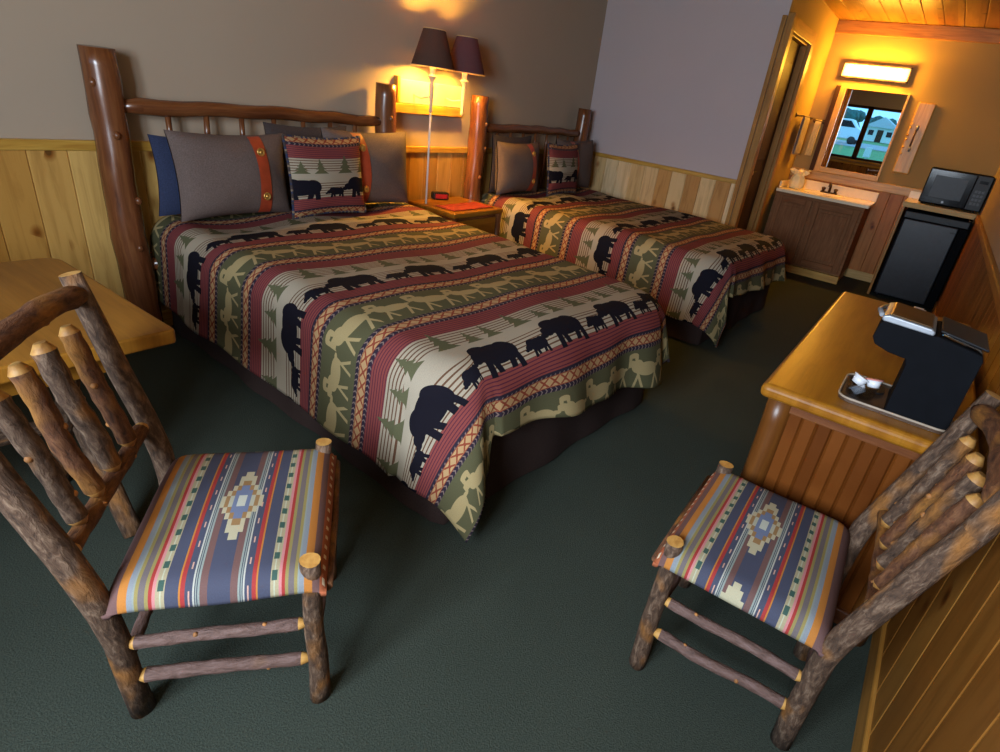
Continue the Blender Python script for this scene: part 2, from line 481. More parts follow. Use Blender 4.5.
M['bulb_hot'] = emit('lit_bulb', (1, .50, .06), EMIT_LAMP)
M['bulb_warm'] = emit('lit_globe', (1, .46, .04), EMIT_VAN)
M['bulb_soft'] = emit('soft_lit_bulb', (1, .50, .06), EMIT_LAMP * .45)
M['clock_red'] = plain('red_face', (.40, .02, .02), .3)
def mirror_mat():
    m = Mat('mirror_silver', .0, .5, 1.0); n = m.noise(m.obj(), 2, 1); m.color(m.ramp(n, [(.3, (.80, .82, .82)), (.7, (.84, .86, .86))])); return m.m
M['mirror'] = mirror_mat()
def glass_mat(name='window_glass', g=.06, tint=(.95, .98, .98)):
    m = Mat(name); t = m.node('ShaderNodeBsdfTransparent'); t.inputs[0].default_value = (*tint, 1)
    gl = m.node('ShaderNodeBsdfGlossy'); gl.inputs['Roughness'].default_value = .02
    a = m.node('ShaderNodeMixShader'); a.inputs[0].default_value = g
    out = m.t.nodes['Material Output']
    m.link(t.outputs[0], a.inputs[1]); m.link(gl.outputs[0], a.inputs[2]); m.link(a.outputs[0], out.inputs[0]); return m.m
M['glass'] = glass_mat()
M['tumbler'] = glass_mat('clear_plastic', .25, (.80, .82, .84))
M['creamer'] = plain('white_cup_plastic', (.62, .64, .68), .35, var=.04)
M['foil'] = plain('pink_foil', (.55, .22, .20), .4)
M['paper'] = plain('crumpled_pale_film', (.92, .78, .40), .5, var=.05)
M['towel_grey'] = cloth('grey_towel', (.34, .28, .24)); M['towel_cream'] = cloth('cream_towel', (.62, .50, .24))
M['grass'] = plain('lawn_green', (.10, .27, .08), .9, var=.3, scale=3)
M['asphalt'] = plain('grey_road', (.35, .36, .37), .9)
M['leaf'] = plain('dark_leaf', (.035, .13, .12), .9, var=.4, scale=1.5)
M['van_paint'] = plain('white_van_paint', (.80, .81, .82), .3, var=.02)
M['tyre'] = plain('black_tyre', (.02, .02, .02), .8)
M['siding'] = plain('white_siding', (.78, .78, .76), .7, var=.03); M['roof'] = plain('pale_roof', (.55, .56, .60), .8)
M['trunk'] = plain('brown_trunk', (.09, .055, .035), .9)

# ------------------------------------------------------------------ room shell
def wallbox(name, lo, hi, mat):
    return struct(MB().box(lo, hi).build(name, M[mat]))
T = .12
wallbox('floor', (XW - T, YS - T, -.1), (X2 + T, T, 0), 'carpet')
# ceiling boards run along x
cb = MB(); y = YS - .05; 
while y < 0:
    y2 = min(y + .15, .02)
    lo, hi = Vector((XW - .05, y + .002, H)), Vector((X2 + .05, y2 - .002, H + .03))
    vs = [cb.bm.verts.new(p) for p in ((lo.x, lo.y, H + .004), (hi.x, lo.y, H + .004), (hi.x, lo.y + .005, H), (lo.x, lo.y + .005, H), (lo.x, hi.y - .005, H), (hi.x, hi.y - .005, H), (hi.x, hi.y, H + .004), (lo.x, hi.y, H + .004))]
    k = y + 4.0
    for q in ((0, 1, 2, 3), (3, 2, 5, 4), (4, 5, 6, 7)):
        cb.face([vs[i] for i in q], [(vs[i].co.y + 3.489 - YS * 0 , vs[i].co.x) for i in q])
    y += .15
cb.box((XW - T, YS - T, H + .006), (X2 + T, T, H + .12))
struct(cb.build('ceiling', M['ceil_planks']))
wallbox('wall_north', (XW - T, 0, 0), (X1 + .05, T, H), 'plaster')
wallbox('wall_south', (XW - T, YS - T, 0), (X2 + T, YS, H), 'plaster')
wallbox('wall_east', (X1, YR, 0), (X1 + .10, 0, H), 'plaster_pale')
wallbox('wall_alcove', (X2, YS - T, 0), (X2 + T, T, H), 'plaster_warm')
# bathroom return wall with its doorway
DX0, DX1, DZ = 4.28, 4.98, 2.02
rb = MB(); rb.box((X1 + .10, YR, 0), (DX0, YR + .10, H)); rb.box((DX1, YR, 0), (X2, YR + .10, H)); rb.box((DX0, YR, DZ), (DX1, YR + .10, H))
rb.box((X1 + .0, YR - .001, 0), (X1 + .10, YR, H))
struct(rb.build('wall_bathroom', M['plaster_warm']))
dr = MB(); dr.box((DX0 + .015, YR + .055, .01), (DX1 - .015, YR + .09, DZ - .01))
for z0, z1 in ((.18, .95), (1.05, 1.85)):
    dr.box((DX0 + .12, YR + .047, z0), (DX1 - .12, YR + .056, z1))
door = struct(dr.build('door_1', M['dark_wood'], bevel=.006))
hb = MB(); hb.lathe([(.028, 0), (.028, .006), (.012, .012), (.012, .03), (.026, .04), (.028, .055), (.018, .066), (.001, .068)], 16, Matrix.Translation((DX0 + .07, YR + .055, .95)) @ Matrix.Rotation(PI / 2, 4, 'X'))
kb = hb.build('door_knob', M['brass'], door)
cs = MB()
cs.box((X1 - .005, YR - .055, 0), (X1 + .06, YR - .001, 2.12)); cs.box((X1 + .06, YR - .030, 0), (DX0, YR - .001, 2.12))
cs.box((DX1, YR - .030, 0), (DX1 + .10, YR - .001, 2.12)); cs.box((DX0, YR - .030, DZ), (DX1, YR - .001, 2.12))
cs.box((DX0, YR - .001, 0), (DX0 + .014, YR + .10, DZ)); cs.box((DX1 - .014, YR - .001, 0), (DX1, YR + .10, DZ)); cs.box((DX0, YR - .001, DZ - .014), (DX1, YR + .10, DZ))
struct(cs.build('trim_1', M['casing'], bevel=.004))
struct(MB().box((X1 - .022, YR, 0), (X1 + .001, YR + .035, 2.10)).build('trim_2', M['casing'], bevel=.004))

def boards(name, o, d, n, length, z0, z1, w, mat, th=.016):
    """vertical tongue and groove boards along direction d starting at o, facing n"""
    mb = MB(); o = Vector(o); d = Vector(d); n = Vector(n); x = 0
    while x < length - 1e-6:
        x2 = min(x + w, length); c = .004
        prof = [(x, th - .007), (x + c, th), (x2 - c, th), (x2, th - .007)]
        lo = [mb.bm.verts.new(o + d * a + n * b + Vector((0, 0, z0))) for a, b in prof]
        hi = [mb.bm.verts.new(o + d * a + n * b + Vector((0, 0, z1))) for a, b in prof]
        for i in range(3):
            # keep the bevel faces inside their own board's colour
            mb.face([lo[i], lo[i + 1], hi[i + 1], hi[i]], [(prof[i][0] + (1e-3 if i == 0 else 0), z0), (prof[i + 1][0] - (1e-3 if i == 2 else 0), z0), (prof[i + 1][0] - (1e-3 if i == 2 else 0), z1), (prof[i][0] + (1e-3 if i == 0 else 0), z1)])
        x = x2
    e = o + d * length
    mb.face([mb.bm.verts.new(p) for p in (o + n * th * .5 + Vector((0, 0, z0)), e + n * th * .5 + Vector((0, 0, z0)), e + n * th * .5 + Vector((0, 0, z1)), o + n * th * .5 + Vector((0, 0, z1)))],
            [(0, z0), (length, z0), (length, z1), (0, z1)])
    return struct(mb.build(name, M[mat]))
def cap(name, lo, hi, mat='pine'):
    return struct(MB().box(lo, hi).build(name, M[mat], bevel=.006))
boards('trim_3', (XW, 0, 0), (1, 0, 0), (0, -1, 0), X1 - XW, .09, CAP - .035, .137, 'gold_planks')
cap('trim_4', (XW, -.026, CAP - .042), (X1, 0, CAP))
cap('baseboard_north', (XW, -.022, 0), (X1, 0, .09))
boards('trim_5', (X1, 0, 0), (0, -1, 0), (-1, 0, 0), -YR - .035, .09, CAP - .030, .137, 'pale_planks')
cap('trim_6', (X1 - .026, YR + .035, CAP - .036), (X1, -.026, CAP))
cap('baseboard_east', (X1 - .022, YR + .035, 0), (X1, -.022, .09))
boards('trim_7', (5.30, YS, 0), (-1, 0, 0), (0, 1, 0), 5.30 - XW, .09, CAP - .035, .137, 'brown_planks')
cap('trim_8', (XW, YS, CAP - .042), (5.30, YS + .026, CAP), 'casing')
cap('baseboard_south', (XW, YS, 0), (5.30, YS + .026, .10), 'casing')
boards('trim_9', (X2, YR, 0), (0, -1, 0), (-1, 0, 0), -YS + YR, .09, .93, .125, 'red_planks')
cap('trim_10', (X2 - .024, YS, .90), (X2, YR, .985))
cap('baseboard_alcove', (X2 - .024, -2.74, 0), (X2, -2.46, .09), 'pine_pale')
cap('trim_11', (X2 - .03, YS, H - .115), (X2, YR, H - .001), 'casing')
# window wall behind the camera
W1 = (-1.76, -.48, .955, 2.02); W2 = (-3.20, -2.02, .955, 2.02)  # second opening is added, out of the mirror's view, to hold a fill lamp
ww = MB()
ww.box((XW - T, YS, 0), (XW, 0, W1[2])); ww.box((XW - T, YS, W1[3]), (XW, 0, H))
ww.box((XW - T, YS, W1[2]), (XW, W2[0], W1[3])); ww.box((XW - T, W2[1], W1[2]), (XW, W1[0], W1[3])); ww.box((XW - T, W1[1], W1[2]), (XW, 0, W1[3]))
struct(ww.build('wall_west', M['plaster']))
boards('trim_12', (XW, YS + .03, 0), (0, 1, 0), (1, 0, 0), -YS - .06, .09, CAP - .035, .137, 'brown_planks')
cap('trim_13', (XW, YS + .03, CAP - .042), (XW + .026, -.03, CAP))
for nm, (a, b, c, d) in (('window_1', W1), ('added_window', W2)):
    f = MB(); t = .05; mid = (a + b) / 2
    for lo, hi in (((a, c), (a + t, d)), ((b - t, c), (b, d)), ((a, c), (b, c + t)), ((a, d - t), (b, d)), ((mid - .05, c), (mid + .05, d))):
        f.box((XW - .09, lo[0], lo[1]), (XW + .012, hi[0], hi[1]))
    wf = struct(f.build(nm, M['dark_wood'], bevel=.004))
    g = MB()
    g.box((XW - .055, a + t, c + t), (XW - .050, mid - .05, d - t)); g.box((XW - .055, mid + .05, c + t), (XW - .050, b - t, d - t))
    g.build('window_glass', M['glass'], wf)
    MB().box((XW - .02, a - .04, c - .03), (XW + .06, b + .04, c)).build('window_sill', M['pine'], wf, bevel=.004)

# ------------------------------------------------------------------ beds
BW, TOPZ, FOOT = 1.40, .578, -2.140
def wobble_path(p0, p1, n=14, a=.006):
    p0 = Vector(p0); p1 = Vector(p1); ph = [random.random() * 6 for _ in range(4)]
    out = []
    for i in range(n + 1):
        t = i / n; p = p0.lerp(p1, t)
        e = math.sin(PI * t)
        out.append(p + Vector((math.sin(t * 5 + ph[0]), math.sin(t * 4 + ph[1]), math.sin(t * 6 + ph[2]))) * a * e)
    return out

def log(mb, p0, p1, r0, r1, lump=.05, seg=14, n=14, a=.006, mi=0, cap_mi=1):
    pts = wobble_path(p0, p1, n, a)
    mb.tube(pts, [r0 + (r1 - r0) * i / n for i in range(n + 1)], seg, True, mi, cap_mi, lump)
    return mb

def turn(o, loc, head_x, deg):
    # the mattress and its covers stand a little askew of the headboard
    R = Matrix.Rotation(math.radians(deg), 3, 'Z'); p = Vector((.745, -.15, 0))
    o.location = Vector(loc) + Vector((head_x, -.15, 0)) - R @ p; o.rotation_euler = (0, 0, math.radians(deg)); return o
def make_bed(loc, label, skew):
    t = thing('bed', label, 'bed', loc, group='log beds')
    for x in (0, 1.486):
        mb = MB(); log(mb, (x, -.10, 0), (x - .005, -.10, 1.253), .070, .062, .05, 18, 20, .007)
        for k in range(4):
            z = .4 + .22 * k + random.random() * .1; th = random.random() * 2 + 3.6
            mb.ball((x + math.cos(th) * .062, -.10 + math.sin(th) * .062, z), (.014, .014, .018), 8)
        mb.build('headboard_post', [M['log'], M['log']], t)
    mb = MB(); pts = [(x, -.10, 1.040 + .012 * math.sin(PI * i / 16) + .004 * math.sin(i * 1.7)) for i, x in [(i, .03 + 1.426 * i / 16) for i in range(17)]]
    mb.tube(pts, [.020] + [.034 - .004 * i / 16 for i in range(15)] + [.022], 14, True, 0, 0, .05)
    mb.build('top_rail', M['log'], t)
    mb = MB(); mb.tube([(.03 + 1.426 * i / 8, -.10, .36) for i in range(9)], .033, 12, True, 0, 0, .04); mb.build('lower_rail', M['log'], t)
    for i in range(7):
        x = .226 + .171 * i
        MB().tube(wobble_path((x, -.10, .37), (x, -.10, 1.025), 8, .004), .0125, 9, True, 0, 0, .08).build('spindle', M['log'], t)
    mb = MB(); mb.box((.105, FOOT + .07, .16), (1.40, -.16, .33)); turn(mb.build('box_spring', M['sham_back'], t, bevel=.02), (0, 0, 0), *skew)
    mb = MB(); mb.box((.115, FOOT + .10, .332), (1.39, -.19, .530)); turn(mb.build('mattress', M['sham_back'], t, bevel=.08, seg=4), (0, 0, 0), *skew)
    # brown pleated skirt round the two sides and the foot
    mb = MB(); x0, x1, yf = .085, 1.430, FOOT + .045
    def skirt(u, v):
        per = [(x0, -.13), (x0, yf), (x1, yf), (x1, -.13)]
        ls = [abs(yf + .13), x1 - x0, abs(yf + .13)]; s = u * sum(ls); i = 0
        while i < 2 and s > ls[i]: s -= ls[i]; i += 1
        f = s / ls[i]; p = Vector((per[i][0] + (per[i + 1][0] - per[i][0]) * f, per[i][1] + (per[i + 1][1] - per[i][1]) * f, 0))
        n = [Vector((-1, 0, 0)), Vector((0, -1, 0)), Vector((1, 0, 0))][i]
        q = (1 - v)
        ce = min(f, 1 - f) * ls[i]
        rip = (math.sin(u * 95) * .5 + math.sin(u * 41 + 1) * .5) * .012 * q
        return p + n * (.004 + .016 * q + rip * min(1, ce * 8)) + Vector((0, 0, .012 + .34 * v))
    mb.grid(skirt, 220, 8, lambda u, v: (u * 5, v * .35)); turn(mb.build('bed_skirt', M['skirt'], t), (0, 0, 0), *skew)
    return t

def make_comforter(loc, label, seed, dl, df, dr, wide, skew):
    """dl, df, dr: (start, end) of how far the cloth hangs on the left side, the foot and the right side"""
    rnd = random.Random(seed); ph = [rnd.random() * 6.28 for _ in range(10)]
    R, RC = .115, .08; x0, x1 = .035 + R + RC, 1.500 - R - RC; yh, yf = -.115, FOOT - .02 + R + RC
    w = x1 - x0; Lg = yh - yf
    def fn(u, v):
        # cloth coordinates: a across, b along from the head
        k = min(1, max(0, (u - .222) / .040)); k = k * k * (3 - 2 * k)
        fa = RC + (df[0] + .15) * (1 - k) + k * (df[0] + (df[1] - df[0]) * min(1, max(0, (u - .2) / .62)))
        b = v * (Lg + fa)
        tt = min(1, b / Lg)
        la = RC + dl[0] + (dl[1] - dl[0]) * tt ** .45; ra = RC + dr[0] + (dr[1] - dr[0]) * tt
        a = -la + u * (w + la + ra)
        return a, b
    def pos(u, v):
        a, b = fn(u, v)
        oa = -a if a < 0 else (a - w if a > w else 0); ob = max(0, b - Lg)
        sx = -1 if a < 0 else 1
        tb = min(b, Lg) / Lg; bx = x0 + min(max(a, 0), w) * (1 + wide * (1 - tb) ** 1.3); by = yh - min(b, Lg)
        rho = math.hypot(oa, ob)
        z = TOPZ + .007 * math.sin(a * 5 + ph[0]) * math.sin(b * 4 + ph[1]) + .004 * math.sin(a * 11 + b * 7 + ph[2]) + .004 * math.sin(b * 17 + ph[6]) * math.sin(a * 3)
        if b < .45: z += .012 * math.sin(a * 9 + ph[3]) * math.sin(b * 7)
        if rho < 1e-6: return Vector((bx, by, z))
        th = math.atan2(ob, oa)
        fold = math.sin(2 * th) ** 2 if (oa > 0 and ob > 0) else 0
        rip = 0
        fold = fold if rho > 1e-6 else 0; rho = rho if rho < RC else RC + (rho - RC) * (1 - (.12 if a < 0 else .40) * fold); hang = max(0, rho - RC - .08); flat = min(rho, RC); rho -= flat
        if ob > 0 and oa == 0: rip = (.10 * (1 + math.sin(a * 9.5 + ph[4])) + .05 * (1 + math.sin(a * 21 + ph[5]))) * hang * .8
        if oa > 0 and ob == 0: rip = (.05 * (1 + math.sin(b * 5 + ph[7])) + .03 * (1 + math.sin(b * 13 + ph[8]))) * hang * .6
        if fold: rip = (.05 * (1 + math.sin(th * 7 + ph[9])) * fold) * hang
        fl = (.05 if ob == 0 else .10) + .16 * fold; th = th + .28 * fold
        if rho < R * PI / 2:
            f = rho / R; out = R * math.sin(f); dn = R * (1 - math.cos(f))
        else:
            q = rho - R * PI / 2; out = R + q * math.sin(fl); dn = R + q * math.cos(fl)
        out += rip + flat
        zz = z - dn
        if zz < .016: out += (.016 - zz) * .5; zz = .016
        return Vector((bx + sx * math.cos(th) * out, by - math.sin(th) * out, zz))
    mb = MB()
    def uvf(u, v):
        a, b = fn(u, v); return (a + .215 + RC, Lg - b + .030 + RC)
    mb.grid(pos, 150, 170, uvf)
    o = turn(mb.build('comforter', M['lodge']), loc, *skew)
    s = o.modifiers.new('thick', 'SOLIDIFY'); s.thickness = .012; s.offset = -1
    tag(o, label, 'comforter', 'lodge comforters')
    return o

B2X = 2.358
SK1, SK2 = (.800, -4.0), (.78, -3.0)
make_bed((0, 0, 0), 'nearer log bed with dark red-brown posts beside the honey brown table', SK1)
make_bed((B2X, 0, 0), 'farther log bed with red-brown posts along the pale white-walled side of the room', SK2)
make_comforter((0, 0, 0), 'nearer striped bear and moose comforter, its corner drooping to the carpet', 3, (.445, .485), (.285, .435), (.375, .375), .10, SK1)
make_comforter((B2X, 0, 0), 'farther striped bear and moose comforter on the bed by the white wall', 11, (.395, .485), (.305, .365), (.335, .375), .0, SK2)

# ------------------------------------------------------------------ pillows
def pillow_fn(w, h, t, seed):
    r = random.Random(seed); ph = [r.random() * 6 for _ in range(4)]
    def f(u, v, side):
        x, z = 2 * u - 1, 2 * v - 1
        th = t / 2 * (max(0, 1 - abs(x) ** 2.6) ** .55) * (max(0, 1 - abs(z) ** 2.6) ** .55)
        th *= 1 + .10 * math.sin(x * 4 + ph[0]) * math.sin(z * 3 + ph[1])
        px = x * w / 2 * (1 - .06 * (1 - z * z)); pz = z * h / 2 * (1 - .08 * (1 - x * x))
        return Vector((px, -side * (th + .004), pz + h / 2))
    return f
def make_pillow(name, w, h, t, mats, seed, uv=None):
    f = pillow_fn(w, h, t, seed); mb = MB()
    uvf = uv or (lambda u, v: (u * w, v * h))
    mb.grid(lambda u, v: f(u, v, 1), 34, 26, uvf)
    mb.grid(lambda u, v: f(u, v, -1), 34, 26, uvf, flip=True)
    return mb, f
def sham(loc, label, su, seed, lean=-24, yaw=0, w=.63, h=.40):
    mb, f = make_pillow('pillow', w, h, .17, None, seed)
    o = mb.build('pillow_sham', M['sham'], weld=True); tag(o, label, 'pillow', 'grey pillow shams')
    o.location = loc; o.rotation_euler = (math.radians(lean), 0, math.radians(yaw))
    s = MB(); sl = -.05
    s.grid(lambda a, v: f(su + (a - .5) * .115 + sl * (v - .5) * .2, .015 + .97 * v, 1) + Vector((0, -.005, 0)), 6, 30, lambda a, v: (a * .08, v * .4))
    st = s.build('strap', M['strap'], o); st['label'] = 'red leather strap'
    for v in (.80, .24):
        p = f(su + sl * (v - .5) * .2, v, 1) + Vector((0, -.008, 0))
        MB().lathe([(.001, .006), (.006, .006), (.007, .002), (.013, .003), (.016, .006), (.019, .004), (.019, -.004)], 16, Matrix.Translation(p) @ Matrix.Rotation(PI / 2, 4, 'X')).build('concho', M['brass'], st)
    return o
def plain_pillow(name, loc, label, mat, seed, w, h, t, lean, yaw=0, roll=0):
    mb, f = make_pillow(name, w, h, t, None, seed)
    o = mb.build(name, M[mat], weld=True); tag(o, label, 'pillow')
    o.location = loc; o.rotation_euler = (math.radians(lean), math.radians(roll), math.radians(yaw)); return o
def bear_cushion(loc, label, seed, lean, yaw, u0):
    w, h = .465, .392
    mb, f = make_pillow('cushion', w, h, .12, None, seed, lambda u, v: (u0 + (u - .5) * .42, -.180 + v * .51))
    o = mb.build('bear_cushion', M['lodge'], weld=True); tag(o, label, 'cushion', 'bear and spruce cushions')
    o.location = loc; o.rotation_euler = (math.radians(lean), 0, math.radians(yaw))
    pts = []
    for e in range(4):
        for i in range(10):
            q = i / 10
            u, v = [(q, 0), (1, q), (1 - q, 1), (0, 1 - q)][e]
            p = f(u, v, 1); p.y = 0; pts.append(p)
    pts.append(pts[0])
    fr = MB(); n = 150
    for i in range(n):
        k = i / n * (len(pts) - 1); a = int(k); p = pts[a].lerp(pts[a + 1], k - a)
        fr.ball(p, (.0065 + .004 * random.random(), .009, .0065 + .004 * random.random()), 6, random.randint(0, 2))
    fr.build('fringe', [M['sham_back'], M['navy'], M['fringe_tan']], o)
    return o
PZ = TOPZ + .012
def pillow_set(bx, texts, dark_x, dark_h, cush_x, sx=0):
    plain_pillow('dark_pillow', (bx + dark_x, -.165, PZ), texts[0], 'sham_back', 21, .50, dark_h, .06, -2)
    sham((bx + .425 + sx, -.265, PZ), texts[1], .69, 5, -6, 1, .56, .385)
    sham((bx + 1.23 + sx * .6, -.260, PZ), texts[2], .34, 6, -5, -1, .60, .42)
    bear_cushion((bx + cush_x, -.375, PZ), texts[3], 9, -8, 1, -.17)
plain_pillow('navy_pillow', (.365, -.180, PZ), 'navy blue pillow tucked behind the grey sham nearest the table', 'navy', 4, .54, .345, .06, -3, 0, 2)
pillow_set(0, ['dark brown pillow standing behind the bear cushion on the nearer bed', 'large grey sham with a red strap, in front of the navy blue pillow',
               'grey sham with a red strap leaning at the post beside the glowing lamp', 'fringed bear cushion on the nearer bed, between its two grey shams'], .90, .425, .87)
pillow_set(B2X, ['dark brown pillow standing behind the grey sham on the farther bed', 'grey sham with a red strap on the farther bed, beside the nightstand',
                 'grey sham half hidden behind the cushion, nearest the white wall', 'fringed bear cushion on the farther bed, by the white wall'], .36, .42, .84, -.08)

# ------------------------------------------------------------------ nightstand, lamps, board
ns = thing('nightstand', 'small orange wooden nightstand between the two beds', 'nightstand', (2.000, -.265, 0))
MB().box((-.262, -.215, .515), (.262, .215, .55)).build('tabletop', M['desk'], ns, bevel=.008)
MB().box((-.235, -.18, .10), (.235, .20, .514)).build('body', M['log'], ns, bevel=.005)
dw = MB().box((-.21, -.196, .33), (.21, -.181, .49)).build('drawer', M['desk'], ns, bevel=.005)
MB().ball((0, -.21, .41), .016).build('knob', M['bronze'], dw)
dn = MB().box((-.21, -.194, .12), (.21, -.181, .31)).build('lower_panel', M['desk'], ns, bevel=.005)
for sx in (-.238, .238):
    for sy in (-.19, .19):
        MB().tube([(sx, sy, 0), (sx, sy, .25), (sx, sy, .514)], .024, 10, True, 0, 0, .05).build('leg', M['log'], ns)
rn = MB(); rn.grid(lambda u, v: Vector((1.79 + .41 * u, -.43 + .17 * v, .5535 + .0015 * math.sin(u * 21))), 20, 6); 
ro = rn.build('table_runner', M['runner']); tag(ro, 'red cloth runner lying on the nightstand top', 'runner')
so = ro.modifiers.new('thick', 'SOLIDIFY'); so.thickness = .003; so.offset = 1
ck = thing('bedside_clock', 'small dark gadget with a red face near the lamp pole on the nightstand', 'clock', (2.01, -.09, .551), (0, 0, math.radians(-25)))
MB().box((-.06, -.03, 0), (.06, .03, .05)).build('body', M['black'], ck, bevel=.01)
MB().box((-.045, -.0335, .010), (.045, -.0295, .040)).build('face', M['clock_red'], ck, bevel=.001)

lb = thing('wall_shelf_board', 'cream board with a pine ledge on the wall behind the stick lamps', 'wall board', (1.945, 0, 1.10))
MB().box((-.29, -.035, .055), (.29, -.001, .190)).build('back_board', M['cream'], lb, bevel=.003)
MB().box((-.335, -.044, -.005), (.30, -.001, .052)).build('ledge', M['pine'], lb, bevel=.004)
MB().box((-.315, -.040, .052), (-.292, -.001, .205)).build('end_board', M['pine'], lb, bevel=.003)

def stick_lamp(loc, label, sm, hot, pole, yw):
    t = thing('wall_lamp', label, 'lamp', loc, group='candlestick lamps')
    st = MB()
    st.lathe([(.001, -.115), (.008, -.11), (.013, -.095), (.009, -.085), (.011, -.06), (.014, .0), (.016, .045), (.011, .062), (.014, .070), (.018, .080), (.022, .088), (.029, .094), (.029, .099), (.018, .103), (.016, .108), (.018, .130), (.020, .150), (.010, .156)], 20)
    st.build('candlestick', M['cream'], t)
    ar = MB(); ar.tube([(0, yw, -.02), (0, yw * .5, -.035), (0, .01, -.02)], .007, 8); ar.lathe([(.028, 0), (.028, .008), (.01, .016)], 16, Matrix.Translation((0, yw - .002, -.02)) @ Matrix.Rotation(PI / 2, 4, 'X'))
    ar.build('wall_arm', M['cream'], t)
    if pole:
        MB().tube([(0, 0, -.115), (0, 0, -.35), (0, 0, -loc[2] + .553)], .0065, 8).build('pole', M['white'], t)
    sh = MB(); prof = [(.132, 0), (.066, .205)]
    for rr, fl in ((0, False), (-.003, True)):
        sh.grid(lambda u, v: Vector(((prof[0][0] + (prof[1][0] - prof[0][0]) * v + rr) * math.cos(2 * PI * u), (prof[0][0] + (prof[1][0] - prof[0][0]) * v + rr) * math.sin(2 * PI * u), .145 + .205 * v)), 40, 4, flip=fl)
    so = sh.build('lamp_shade', sm, t)
    for r, z in ((.067, .349), (.133, .146)):
        rm = MB(); rm.tube([(r * math.cos(2 * PI * i / 40), r * math.sin(2 * PI * i / 40), z) for i in range(41)], .0028, 6, False)
        rm.build('shade_rim', M['shade_rim'], so)
    sp = MB()
    for k in range(3):
        a = 2 * PI * k / 3; sp.tube([(0, 0, .335), (.064 * math.cos(a), .064 * math.sin(a), .342)], .0015, 5)
    sp.tube([(0, 0, .310), (0, 0, .337)], .003, 6); sp.build('shade_holder', M['brass'], so)
    MB().lathe([(.010, .156), (.011, .212), (.016, .232), (.028, .262), (.030, .279), (.022, .301), (.001, .309)], 18).build('bulb', hot, t)
    return t
stick_lamp((1.775, -.187, 1.232), 'lit cream stick lamp with a brown shade and a long white pole below', M['shade'], M['bulb_hot'], True, .186)
stick_lamp((2.072, -.187, 1.232), 'cream stick lamp with a plum shade beside the farther bed post', M['shade_plum'], M['bulb_soft'], False, .186)

